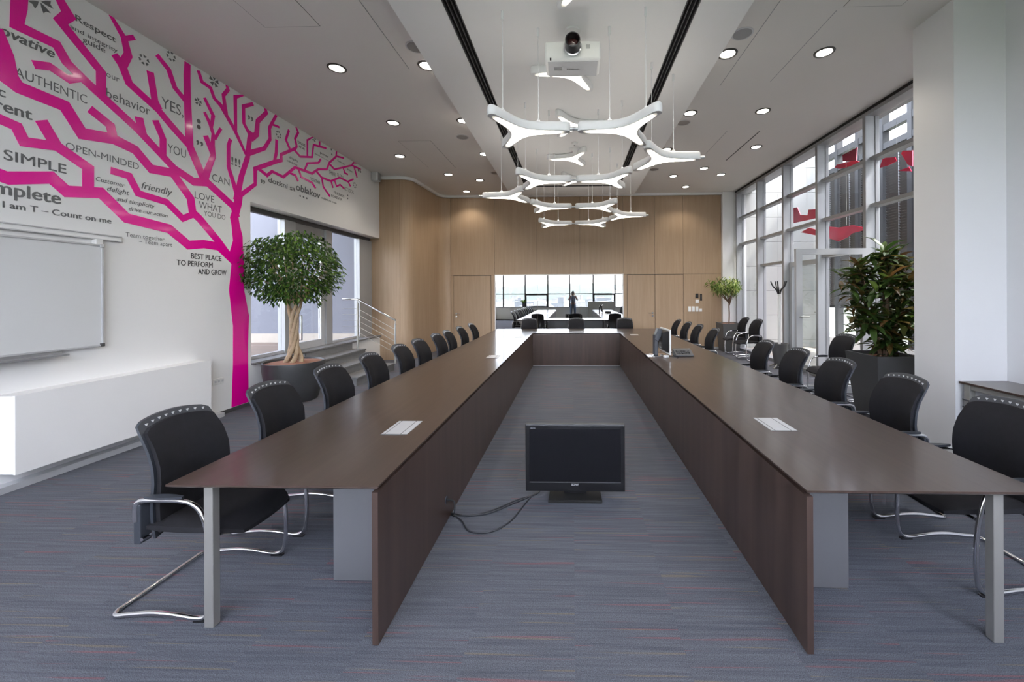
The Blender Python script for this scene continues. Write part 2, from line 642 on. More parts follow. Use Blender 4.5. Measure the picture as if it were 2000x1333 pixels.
# ceiling: side fields, dropped centre field, linear slots
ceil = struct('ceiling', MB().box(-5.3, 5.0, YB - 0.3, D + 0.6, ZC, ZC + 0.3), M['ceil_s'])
DROP = 1.70
SI, SO, SY0, SY1, DY1 = 1.075, 1.205, 9.90, 10.03, 10.9
struct('centre_field', MB().box(-SI, SI, YB, SY0, ZD, ZC - 0.005), M['ceil'], ceil)
U = [(-DROP, YB), (-SO, YB), (-SO, SY1), (SO, SY1), (SO, YB), (DROP, YB), (DROP, DY1), (-DROP, DY1)]
struct('edge_field', MB().prism(U, 2, ZD, ZC - 0.005), M['ceil'], ceil)
U2 = [(-SO, YB), (-SI, YB), (-SI, SY0), (SI, SY0), (SI, YB), (SO, YB), (SO, SY1), (-SO, SY1)]
struct('slot_back', MB().prism(U2, 2, ZD + 0.06, ZC - 0.005), M['matte_bk'], ceil)
for a, b in ((SI, SI + 0.012), (SI + 0.038, SI + 0.047), (SI + 0.080, SI + 0.089), (SO - 0.012, SO)):
    e = a - SI
    h = b - SI
    Uf = [(-SI - h, YB), (-SI - e, YB), (-SI - e, SY0 + e), (SI + e, SY0 + e), (SI + e, YB), (SI + h, YB), (SI + h, SY0 + h), (-SI - h, SY0 + h)]
    struct('slot_fin', MB().prism(Uf, 2, ZD - 0.002, ZD + 0.055), M['alu_d'], ceil)


def hatch(x0, x1, y0, y1):
    struct('panel_gap', MB().box(x0 - 0.006, x1 + 0.006, y0 - 0.006, y1 + 0.006, ZC - 0.0008, ZC + 0.01), M['joint'], ceil)
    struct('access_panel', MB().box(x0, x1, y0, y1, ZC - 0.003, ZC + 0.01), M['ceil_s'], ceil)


p0, p1 = P(518, 53, 2, ZC), P(623, 49, 2, ZC)
hatch(p0.x, p1.x, p0.y - 1.2, p0.y)
p0, p1 = P(838, 328, 2, ZC), P(888, 326, 2, ZC)
hatch(p0.x, p1.x, P(780, 276, 2, ZC).y, p0.y)
p0, p1 = P(1648, 13, 2, ZC), P(1756, 14, 2, ZC)
hatch(p0.x, p1.x, p0.y - 1.2, p0.y)
for (a, b), w in ((((1418.5, 313.6), (1483, 256.6)), 0.012), (((1379, 300), (1420, 256)), 0.004), (((1500, 160), (1640, 20)), 0.004), (((1395, 168), (1540, 0)), 0.004), (((700, 0), (800, 135)), 0.004)):
    q0, q1 = P(*a, 2, ZC), P(*b, 2, ZC)
    xm = (q0.x + q1.x) / 2
    struct('ceiling_seam', MB().box(xm - w, xm + w, min(q0.y, q1.y), max(q0.y, q1.y), ZC - 0.0015, ZC + 0.01), M['joint'] if w > 0.006 else M['alu'], ceil)

# left wall with the opening of the stair window
YO = P(490, 600, 0, XL).y
YF = 9.65
HS, HH = 0.62, 3.02
poly = [(YB - 0.15, 0), (YF, 0), (YF, HS - 0.03), (YO, HS - 0.03), (YO, HH), (YF, HH), (YF, ZC), (YB - 0.15, ZC)]
wl = struct('wall_left', MB().prism(poly, 0, XL - 0.33, XL), M['wall'])
XW = XL - 0.30
struct('baseboard_left', MB().box(XL, XL + 0.012, YB, YO + 1.0, 0.0, 0.05), M['alu_d'])

# wall behind the camera: parapet and window band
struct('wall_back', MB().box(XL, XN, YB - 0.15, YB, 0.06, 0.78), M['parapet'])
struct('baseboard_back', MB().box(XL, XN, YB - 0.02, YB + 0.012, 0, 0.06), M['alu_d'])
wb = struct('window_2', MB().box(XL, XN, YB - 0.15, YB - 0.02, 4.40, ZC), M['alu_d'])
obj('sill', MB().box(XL, XN, YB - 0.15, YB + 0.04, 0.78, 0.81), M['alu_d'], wb)
MX = [-4.29, -2.94, -1.54, -0.20, 1.24, 2.58, 3.95]
for x in MX:
    obj('mullion', MB().box(x - 0.036, x + 0.036, YB - 0.14, YB - 0.02, 0.81, 4.40), M['dframe'], wb)
EX = [XL] + MX + [XN]
for i in range(len(EX) - 1):
    a, b = EX[i] + 0.028, EX[i + 1] - 0.028
    obj('transom', MB().box(a, b, YB - 0.13, YB - 0.03, 1.585, 1.635), M['dframe'], wb)
    obj('pane', MB().box(a, b, YB - 0.085, YB - 0.075, 0.81, 1.585), M['glass'], wb)
    obj('pane', MB().box(a, b, YB - 0.085, YB - 0.075, 1.635, 4.40), M['glass'], wb)
    if i in (2, 5):
        fr = MB()
        for q in ((a, b, 0.81, 0.87), (a, b, 1.52, 1.585), (a, a + 0.06, 0.87, 1.52), (b - 0.06, b, 0.87, 1.52)):
            fr.box(q[0], q[1], YB - 0.12, YB - 0.01, q[2], q[3])
        stuff_frame = obj('sash_frame', fr, M['dframe'], wb)

# near right wall with the pilaster
struct('wall_right', MB().prism([(XN, YB - 0.15), (XN, YP0), (XP, YP0), (XP, YP1), (5.0, YP1), (5.0, YB - 0.15)], 2, 0, ZC), M['wall_shaded'])

# far wall of oak panels, with the rounded step on its left
wf = struct('wall_far', MB().box(-4.3, 5.0, D + 0.03, D + 0.3, 0, ZC), M['edge'])
ZW = 4.475


def strip(path, z0, z1, t, name, m, parent):
    """a sheet of thickness t that follows a plan path (its room side is the path)"""
    n = len(path)
    ps = [Vector((p[0], p[1])) for p in path]
    off = []
    for i in range(n):
        d = (ps[min(i + 1, n - 1)] - ps[max(i - 1, 0)]).normalized()
        off.append(ps[i] + Vector((-d.y, d.x)) * t)
    mb = MB()
    vs = [(p.x, p.y, z) for z in (z0, z1) for p in ps] + [(p.x, p.y, z) for z in (z0, z1) for p in off]
    fs = []
    for i in range(n - 1):
        fs.append((i, i + 1, n + i + 1, n + i))
        fs.append((2 * n + i + 1, 2 * n + i, 3 * n + i, 3 * n + i + 1))
        fs.append((i + 1, i, 2 * n + i, 2 * n + i + 1))
        fs.append((n + i, n + i + 1, 3 * n + i + 1, 3 * n + i))
    fs.append((0, n, 3 * n, 2 * n))
    fs.append((n - 1, 3 * n - 1 - n + 0 if False else 3 * n - 1, 4 * n - 1, 2 * n - 1))
    mb.add(vs, fs)
    return obj(name, mb, m, parent, smooth=50)


cv1 = [(-4.28 + 0.27 * math.sin(a), YF + 0.27 - 0.27 * math.cos(a)) for a in [PI / 2 * i / 10 for i in range(11)]]
cv2 = [(-3.62 - 0.30 * math.cos(a), D - 0.30 + 0.30 * math.sin(a)) for a in [PI / 2 * i / 10 for i in range(11)]]
XA, XB2 = -4.01, -3.92
strip([(-5.3, YF), (-4.285, YF)], 0, ZW, 0.03, 'wood_panel', M['oak'], wf)
strip(cv1, 0, ZW, 0.03, 'wood_panel', M['oak'], wf)
strip([(XA, YF + 0.275), (XB2, D - 0.305)], 0, ZW, 0.03, 'wood_panel', M['oak'], wf)
strip(cv2, 0, ZW, 0.03, 'wood_panel', M['oak'], wf)


def fx(px):
    return P(px, 560, 1, D).x


ML, MR = fx(966.5), fx(1217.5)
LD0, LD1 = fx(886), fx(959)
RD0, RDM, RD1 = fx(1225), fx(1279), fx(1334.5)
WX1 = fx(1409)
ZR = 2.18
G = 0.003
for a, b in ((-3.615, ML), (ML, fx(1049)), (fx(1049), fx(1133)), (fx(1133), MR), (MR, RDM), (RDM, RD1), (RD1, WX1)):
    strip([(a + G, D), (b - G, D)], ZR + G, ZW, 0.03, 'wood_panel', M['oak'], wf)
for a, b in ((-3.615, LD0 - 0.003), (LD1 + 0.003, ML), (ML, MR), (MR, RD0 - 0.003), (RD1 + 0.003, WX1)):
    strip([(a + G, D), (b - G, D)], 0, ZR - G, 0.03, 'wood_panel', M['oak'], wf)


def wood_door(nm, a, b, hx, hd):
    d = struct(nm, MB().box(a + 0.006, b - 0.006, D - 0.006, D + 0.03, 0.01, ZR - 0.012), M['oak'])
    if hx:
        h = MB().tube([(hx, D - 0.006, 1.05), (hx, D - 0.055, 1.05), (hx + hd * 0.13, D - 0.055, 1.05)], 0.010, 8)
        obj('handle', h, M['chrome'], d, smooth=40)
        obj('handle_rose', MB().box(hx - 0.025, hx + 0.025, D - 0.014, D - 0.005, 1.025, 1.075), M['chrome'], d, bevel=0.004)
        obj('lock_rose', MB().box(hx - 0.025, hx + 0.025, D - 0.014, D - 0.005, 0.935, 0.985), M['chrome'], d, bevel=0.004)
    return d


wood_door('door_1', LD0, LD1, LD0 + 0.08, 1)
wood_door('door_2', RD0, RDM, RDM - 0.07, -1)
wood_door('door_3', RDM, RD1, None, 1)

struct('trim_1', MB().box(WX1 + 0.005, 5.0, D - 0.10, D + 0.03, 0, ZC), M['wall'])
# cornice along the top of the wood
cpath = [(-5.3, YF)] + cv1 + [(XB2, D - 0.305)] + cv2 + [(WX1 + 0.02, D)]
cin = []
for i, p in enumerate(cpath):
    a, b = Vector(cpath[max(i - 1, 0)]), Vector(cpath[min(i + 1, len(cpath) - 1)])
    d = (b - a).normalized()
    cin.append((p[0] + d.y * 0.055, p[1] - d.x * 0.055))
cor = strip(cin, ZW + 0.005, ZC, 0.09, 'trim_2', M['wall'], None)
cor['kind'] = 'structure'
bb = strip([(x, y - 0.004) for x, y in ((-3.62, D), (LD0, D))], 0, 0.06, 0.03, 'baseboard_far', M['alu_l'], None)
bb['kind'] = 'structure'
obj('baseboard_piece', MB().box(RD1 + 0.01, WX1, D - 0.012, D + 0.02, 0, 0.06), M['alu_l'], bb)

# right glazing
wr = struct('window_1', MB().box(XR, XGL + 0.02, YP1, D - 0.1, 4.44, 4.50), M['alu'])
obj('shadow_gap', MB().box(XR - 0.004, XGL, YP1, D - 0.1, 4.502, ZC), M['matte_bk'], wr)
obj('sill', MB().box(XR + 0.02, XGL + 0.02, YP1, D - 0.1, 0.0, 0.07), M['alu'], wr)
GY = [11.42, 10.16, 8.92, 7.70, 6.46, 5.22]
for y in GY:
    obj('mullion', MB().box(XR, XGL + 0.01, y - 0.03, y + 0.03, 0.0, 4.44), M['alu_m'], wr)
    obj('cover_strip', MB().box(XR - 0.006, XR + 0.004, y - 0.033, y + 0.033, 0.0, 4.44), M['alu'], wr)
EY = [D - 0.1] + GY + [YP1]
for i in range(len(EY) - 1):
    b, a = EY[i] - (0.03 if i else 0), EY[i + 1] + 0.03
    levels = [0.07, 3.01, 3.76, 4.44]
    if i in (2, 4):
        levels = [0.0, 2.32, 3.01, 3.76, 4.44]
    for k in range(1, len(levels) - 1):
        z = levels[k]
        obj('transom', MB().box(XR + 0.07, XGL + 0.01, a, b, z - 0.028, z + 0.028), M['alu'], wr)
    for k in range(len(levels) - 1):
        if i in (2, 4) and k == 0:
            continue
        obj('pane', MB().box(XGL - 0.03, XGL - 0.02, a, b, levels[k] + 0.028, levels[k + 1] - 0.028), M['glass'], wr)
# window stiles on the glass side
for y in GY:
    for sgn in (-1, 1):
        obj('glazing_bead', MB().box(XGL - 0.06, XGL - 0.012, y + sgn * 0.03 - 0.012, y + sgn * 0.03 + 0.012, 0.07, 4.44), M['alu'], wr)


def glazed_door(name, w, h, mats, knob):
    """leaf in local x (0..w), thickness in y"""
    fr = MB()
    t = 0.095
    poly = [(0, 0), (w, 0), (w, h), (0, h)]
    r = struct(name, MB().box(0, w, -0.03, 0.03, 0, 0.11), mats)
    obj('stile', MB().box(0, t, -0.03, 0.03, 0.11, h - t), mats, r)
    obj('stile', MB().box(w - t, w, -0.03, 0.03, 0.11, h - t), mats, r)
    obj('top_rail', MB().box(0, w, -0.03, 0.03, h - t, h), mats, r)
    obj('pane', MB().box(t, w - t, -0.006, 0.006, 0.11, h - t), M['glass'], r)
    for sg in (-1, 1):
        obj('handle', MB().tube([(knob, sg * 0.03, 1.22), (knob, sg * 0.075, 1.22), (knob + (0.13 if knob < w / 2 else -0.13), sg * 0.075, 1.22)], 0.011, 8), M['steel'], r, smooth=40)
    return r


dl = glazed_door('door_4', 1.17, 2.27, M['alu_m'], 1.12)
dl.location = (XGL - 0.06, GY[2] - 0.035, 0.02)
dl.rotation_euler = (0, 0, -PI / 2)
dl = glazed_door('door_5', 1.12, 2.31, M['alu_m'], 0.05)
dl.location = (XR - 1.10, GY[4] + 0.0, 0.02)
dl.rotation_euler = (0, 0, -0.02)

# stair window in the left wall


def wy(px):
    return P(px, 600, 0, XW + 0.03).y


w3 = struct('window_3', MB().box(XW, XW + 0.07, YO, YF, HH - 0.08, HH), M['alu_d'])
obj('sill', MB().box(XW - 0.02, XL + 0.04, YO, YF, HS - 0.03, HS), M['stone'], w3, bevel=0.004)
obj('bottom_rail', MB().box(XW, XW + 0.07, YO, YF, HS, HS + 0.05), M['alu_l'], w3)
marks = [YO, wy(549), wy(571), wy(577), wy(631), wy(643), wy(697), YF]
obj('mullion', MB().box(XW - 0.03, XW + 0.10, marks[1], marks[2], HS, HH - 0.08), M['alu_m'], w3)
obj('mullion', MB().box(XW - 0.03, XW + 0.10, marks[4], marks[5], HS, HH - 0.08), M['alu_m'], w3)
obj('mullion', MB().box(XW - 0.03, XW + 0.10, marks[6], marks[7], HS, HH - 0.08), M['alu_m'], w3)
obj('pane', MB().box(XW + 0.03, XW + 0.036, YO, marks[1], HS + 0.05, HH - 0.08), M['glass'], w3)
obj('pane', MB().box(XW + 0.03, XW + 0.036, marks[5], marks[6], HS + 0.05, HH - 0.08), M['glass'], w3)
ya, yb = marks[2], marks[4]
d3 = struct('door_6', MB().box(XW, XW + 0.06, ya, yb, HS + 0.01, HS + 0.13), M['alu_l'])
for a, b, c, d in ((ya, ya + 0.09, HS + 0.13, 2.78), (yb - 0.11, yb, HS + 0.13, 2.78)):
    obj('stile', MB().box(XW, XW + 0.06, a, b, c, d), M['alu_l'], d3)
obj('top_rail', MB().box(XW, XW + 0.06, ya, yb, 2.70, HH - 0.08), M['alu'], d3)
obj('pane', MB().box(XW + 0.03, XW + 0.036, ya + 0.09, yb - 0.11, HS + 0.13, 2.70), M['glass'], d3)
obj('handle', MB().tube([(XW + 0.06, ya + 0.13, 1.25), (XW + 0.11, ya + 0.13, 1.25), (XW + 0.11, ya + 0.13, 0.80), (XW + 0.06, ya + 0.13, 0.80)], 0.016, 8), M['chrome'], d3, smooth=40)

# stair and its railing
st = thing('staircase', 'grey stone steps rising to the glazed door beside the big potted tree', 'stairs', (XL, 6.9, 0))
SYE = 8.38 - 6.9
for i, (nose, z) in enumerate(((-3.83, 0.155), (-4.14, 0.31), (-4.46, 0.465))):
    n0 = nose - XL
    obj('riser', MB().box(0, n0 - 0.02, 0, SYE, z - 0.155, z - 0.03), M['stone'], st)
    obj('tread', MB().box(0, n0, -0.005, SYE + 0.005, z - 0.03, z), M['stone'], st, bevel=0.003)
obj('riser', MB().box(0, 0.025, 0, SYE, 0.465, HS - 0.03), M['stone'], st)

RY = 8.30
rl = thing('stair_railing', 'chrome handrail with thin bars beside the grey steps', 'railing', (0, RY, 0))
A0, A1, A2 = Vector((-4.93, 0, 1.53)), Vector((-4.60, 0, 1.53)), Vector((-3.78, 0, 1.075))
obj('handrail', MB().tube([A0, A1 + Vector((-0.02, 0, 0)), A1 + Vector((0.02, 0, -0.01)), A2], 0.021, 10), M['chrome'], rl, smooth=40)
for xx, zb, zt in ((-4.60, 0.465, 1.45), (-3.79, 0.155, 1.00)):
    obj('post', MB().tube([(xx, 0, zb), (xx, 0, zt)], 0.021, 10), M['steel'], rl, smooth=40)
    obj('bracket', MB().tube([(xx, 0, zt), (xx, 0, zt + 0.07)], 0.008, 8), M['steel'], rl)
for k in range(5):
    dz = Vector((0, 0, -0.20 - 0.125 * k))
    obj('rail_bar', MB().tube([A0 + dz, A1 + dz, A2 + dz + Vector((-0.01, 0, 0))], 0.005, 6), M['steel'], rl)

# ================================================================== OUTSIDE
# terrace behind the stair window
struct('floor_terrace_left', MB().box(-11, XL - 0.33, 2.0, 10.2, 0.2, 0.40), M['tile_b'])
tw = struct('wall_terrace_left', MB().box(-11, XL - 0.33, 10.0, 10.3, 0.4, 6.5), M['bluewall'])
obj('plinth', MB().box(-11, XL - 0.33, 9.97, 10.01, 0.4, 0.63), M['tile'], tw)
# terrace right of the glazing
XWG = 7.42
struct('floor_terrace_right', MB().box(4.95, 8.6, -4, 12.2, -0.25, -0.02), M['tile'])
fw = struct('wall_facade', MB().box(4.95, 7.6, 12.13, 12.4, 0, 7.2), M['joint'])
zj = [-0.02, 0.21, 0.95, 1.69, 2.43, 3.17, 3.91, 4.65, 5.39, 6.13, 6.87]
xj = [4.97, 6.2, 7.42]
for i in range(len(xj) - 1):
    for k in range(len(zj) - 1):
        obj('cladding_panel', MB().box(xj[i] + 0.002, xj[i + 1] - 0.002, 12.10, 12.14, zj[k] + 0.006, zj[k + 1] - 0.006), M['facade'], fw)
struct('sun_blocker_left', MB().box(-6.6, XL - 0.33, 2.0, 10.0, 4.7, 4.92), M['wall'])  # unseen roof added to shade the terrace behind the stair window
struct('eave', MB().box(4.95, 5.45, -2, 12.1, 4.70, 4.92), M['dframe'])
struct('trim_3', MB().box(XGL + 0.02, 5.0, YP1, D + 0.3, 4.44, 4.92), M['alu'])

struct('sun_blocker_right', MB().box(8.6, 14, -9, 9.2, -8, 7.6), M['facade'])  # unseen block added to keep the sun off the floor along the glazing
wing = thing('blind_screen', 'tall dark frame of posts with lowered grey blinds across the terrace', 'screen', (XWG, 0, 0))
PYS = [12.0, 11.2, 10.4, 9.6, 8.8, 8.0, 7.2, 6.4]
for y in PYS:
    obj('post', MB().box(-0.08, 0.08, y - 0.06, y + 0.06, 0, 7.3), M['dframe'], wing)
for z0, z1, nm in ((5.00, 5.14, 'beam'), (5.42, 5.58, 'beam'), (7.1, 7.5, 'top_beam')):
    obj(nm, MB().box(-0.07, 0.07, 6.4, 12.0, z0, z1), M['dframe'], wing)
obj('parapet', MB().box(-0.1, 0.1, 6.4, 12.0, -0.02, 0.36), M['wall'], wing)
for i in range(len(PYS) - 1):
    mb = MB()
    y1, y0 = PYS[i] - 0.07, PYS[i + 1] + 0.07
    bot = 1.25
    z = bot
    while z < 4.98:
        rot = Matrix.Rotation(0.9, 3, 'Y')
        mb.box(-0.04, 0.04, y0, y1, -0.0015, 0.0015, rot=rot, at=(0.0, 0, z))
        z += 0.062
    b = stuff(obj('blind', mb, M['blind'], wing))
    obj('blind_rail', MB().box(-0.03, 0.03, y0, y1, bot - 0.06, bot - 0.025), M['dframe'], wing)
    obj('side_guide', MB().box(-0.02, 0.02, y0 + 0.28, y0 + 0.30, bot, 5.0), M['alu'], wing)

# crimson folded pieces hanging outside the glass


def hanging(polys, label, xx=5.22):
    ps = [[P(x, y, 0, xx) for x, y in poly] for poly in polys]
    allp = [p for q in ps for p in q]
    cy = sum(p.y for p in allp) / len(allp)
    zt = max(p.z for p in allp)
    r = thing('hanging_sculpture', label, 'sculpture', (xx, cy, zt), 0, 'crimson hanging pieces outside the glazing')
    for i, q in enumerate(ps):
        mb = MB()
        c = sum((p for p in q), Vector()) / len(q)
        tilt = 0.35 * (-1) ** i
        n = len(q)
        fr = []
        for p in q:
            dx = (p.z - c.z) * tilt + 0.05 * i
            # the sight line through the point decides where it meets the tilted sheet
            e = Vector((0, 0, EYE))
            dd = (p - e)
            pp = e + dd * ((p.x + dx - e.x) / dd.x)
            fr.append(pp - Vector((xx, cy, zt)))
        mb.add([v for v in fr] + [v + Vector((0.012, 0, 0)) for v in fr],
               [tuple(range(n)), tuple(range(2 * n - 1, n - 1, -1))] + [(k, n + k, n + (k + 1) % n, (k + 1) % n) for k in range(n)])
        obj('wing', mb, M['red'], r)
    obj('wire', MB().tube([(0.02, 0, -0.05), (0.02, 0, 4.70 - zt)], 0.003, 5), M['steel'], r)


hanging([[(1549, 407), (1557, 405), (1563, 420), (1577, 421), (1579, 410), (1593, 409), (1596, 426), (1549, 436)],
         [(1564, 454), (1580, 445), (1598, 450), (1598, 461)]], 'crimson folded hanging piece seen left of the open glass door')
hanging([[(1620, 443), (1637, 445), (1664, 440), (1690, 445), (1686, 450), (1664, 456), (1654, 464), (1637, 472), (1620, 466)]],
        'crimson shield shaped hanging piece above the open glass door')
hanging([[(1645, 303), (1674, 288), (1672, 314), (1646, 316)], [(1630, 328), (1634, 322), (1670, 313), (1690, 320), (1667, 323), (1640, 330)]],
        'crimson hanging piece with one upright sheet in the topmost pane')
hanging([[(1716, 310), (1719, 304), (1746, 293), (1748, 296), (1726, 307)], [(1718, 328), (1724, 309), (1748, 307), (1751, 315), (1735, 323)],
         [(1760, 300), (1763, 295), (1782, 294), (1782, 325), (1773, 322)], [(1755, 334), (1775, 326), (1780, 335)]],
        'crimson hanging piece of four sheets next to the white pilaster')

# town and hills far below, seen in the mirror through the rear window
GZ = -42.0
struct('ground_town', MB().box(-6000, 6000, -6500, 2500, GZ - 1, GZ), M['ground'])
hl = MB()
rnd = random.Random(5)


def hill(u, v):
    x = -4500 + 9000 * u
    y = -2400 - 1500 * v
    h = (20 + 9 * math.sin(x / 610 + 0.6) + 7 * math.sin(x / 240 + 2) + 3 * math.sin(x / 83)) * (1 + 0.35 * v) + 58
    return (x, y, GZ + (h + 42) * math.sin(PI * min(1, v * 1.0) * 0.5 + 0.0) ** 0.8)


hl.grid(hill, 90, 8)
struct('hill_range', hl, M['hill'], smooth=60)
hz = bpy.data.materials.new('haze')
hz.use_nodes = True
hn, hlk = hz.node_tree.nodes, hz.node_tree.links
hn.clear()
ho = hn.new('ShaderNodeOutputMaterial')
hv = hn.new('ShaderNodeVolumeScatter')
hv.inputs['Color'].default_value = (0.86, 0.93, 1.0, 1)
hv.inputs['Density'].default_value = 0.000014
hlk.new(hv.outputs[0], ho.inputs['Volume'])
struct('haze_layer', MB().box(-5500, 5500, -6000, -300, GZ + 0.5, 260), hz)
spots = []
while len(spots) < 64:
    y = -rnd.uniform(420, 2100)
    x = rnd.uniform(-0.20, 0.17) * -y
    if all((x - q[0]) ** 2 + (y - q[1]) ** 2 > 52 ** 2 for q in spots) and (x + 40) ** 2 + (y + 560) ** 2 > 3600 and (x - 62) ** 2 + (y + 520) ** 2 > 3600:
        spots.append((x, y))
for i, (x, y) in enumerate(spots):
    w, d, h = rnd.uniform(12, 34), rnd.uniform(10, 26), rnd.choice([12, 15, 18, 22, 26, 34])
    h = min(h, 30 if y > -700 else 40)
    b = thing('town_building', 'plain pale block of the town far below the rear windows', 'building', (x, y, GZ), rnd.uniform(-0.5, 0.5), 'town blocks seen in the mirror')
    obj('body', MB().box(-w / 2, w / 2, -d / 2, d / 2, 0, h), M['town'] if i % 3 else M['town_g'], b)
    obj('roof', MB().box(-w / 2 - 0.4, w / 2 + 0.4, -d / 2 - 0.4, d / 2 + 0.4, h, h + 0.9), M['town_g'], b)
tb = thing('office_tower', 'tall white tower with a slanted top seen in the mirror', 'building', (-40, -560, GZ), 0.2)
obj('body', MB().prism([(-16, 0), (16, 0), (16, 20), (-6, 34), (-16, 34)], 1, -10, 10), M['town'], tb)
tb = thing('slab_tower', 'white slab tower at the right end of the mirror view', 'building', (62, -520, GZ), 0.1)
obj('body', MB().box(-8, 8, -8, 8, 0, 48), M['wall'], tb)

# ================================================================== TREE MURAL AND LETTERING ON THE LEFT WALL


def wl_pt(px, py):
    p = P(px, py, 0, XL)
    return (p.y, p.z)


mural = thing('tree_mural', 'magenta tree with angular branches and grey slogans covering the white wall', 'mural', (XL, 5.6, 0))
MO = Vector((XL, 5.6, 0))


def stroke(pts, w, i):
    ps = [Vector(wl_pt(*p)) for p in pts]
    n = len(ps)
    ws = w if isinstance(w, list) else [w] * n
    L, R = [], []
    for k in range(n):
        a = (ps[k] - ps[k - 1]).normalized() if k else None
        b = (ps[k + 1] - ps[k]).normalized() if k < n - 1 else None
        if a is None:
            a = b
        if b is None:
            b = a
        na, nb = Vector((-a.y, a.x)), Vector((-b.y, b.x))
        mi = (na + nb)
        mi = mi.normalized() if mi.length > 1e-6 else na
        c = max(0.55, mi.dot(na))
        L.append(ps[k] + mi * ws[k] / 2 / c)
        R.append(ps[k] - mi * ws[k] / 2 / c)
    return L, R


def branch(pts, w, i, name='branch'):
    L, R = stroke(pts, w, i)
    t = 0.003 + 0.00012 * i
    n = len(L)
    mb = MB()

    def v(p, x):
        return (x, p.x - MO.y, min(p.y, ZC - 0.004))
    vs = [v(p, t) for p in L] + [v(p, t) for p in R] + [v(p, 0.0) for p in L] + [v(p, 0.0) for p in R]
    fs = []
    for k in range(n - 1):
        fs.append((k, k + 1, n + k + 1, n + k))
        fs.append((k, 2 * n + k, 2 * n + k + 1, k + 1))
        fs.append((n + k + 1, 3 * n + k + 1, 3 * n + k, n + k))
    fs.append((0, n, 3 * n, 2 * n))
    fs.append((2 * n - 1, n - 1, 3 * n - 1, 4 * n - 1))
    mb.add(vs, fs)
    return obj(name, mb, M['magenta'], mural)


trL = [(452, 800), (455, 708), (455, 637), (447, 567), (452, 515), (449, 490), (455, 470), (452, 440), (449, 425), (456, 402), (459, 375)]
trR = [(485.5, 790), (484, 676), (486, 617), (477, 569), (477, 517), (474, 480), (473.5, 462), (468, 440), (465.5, 425), (472, 400), (475, 375)]
mb = MB()
n = len(trL)
a = [Vector(wl_pt(*p)) for p in trL]
b = [Vector(wl_pt(*p)) for p in trR]
for p in (a[0], b[0]):
    p.y = 0.055
vs = [(0.0028, p.x - MO.y, p.y) for p in a] + [(0.0028, p.x - MO.y, p.y) for p in b] + [(0, p.x - MO.y, p.y) for p in a] + [(0, p.x - MO.y, p.y) for p in b]
fs = []
for k in range(n - 1):
    fs += [(k, k + 1, n + k + 1, n + k), (k, 2 * n + k, 2 * n + k + 1, k + 1), (n + k + 1, 3 * n + k + 1, 3 * n + k, n + k)]
fs += [(0, n, 3 * n, 2 * n), (2 * n - 1, n - 1, 3 * n - 1, 4 * n - 1)]
mb.add(vs, fs)
obj('trunk', mb, M['magenta'], mural)

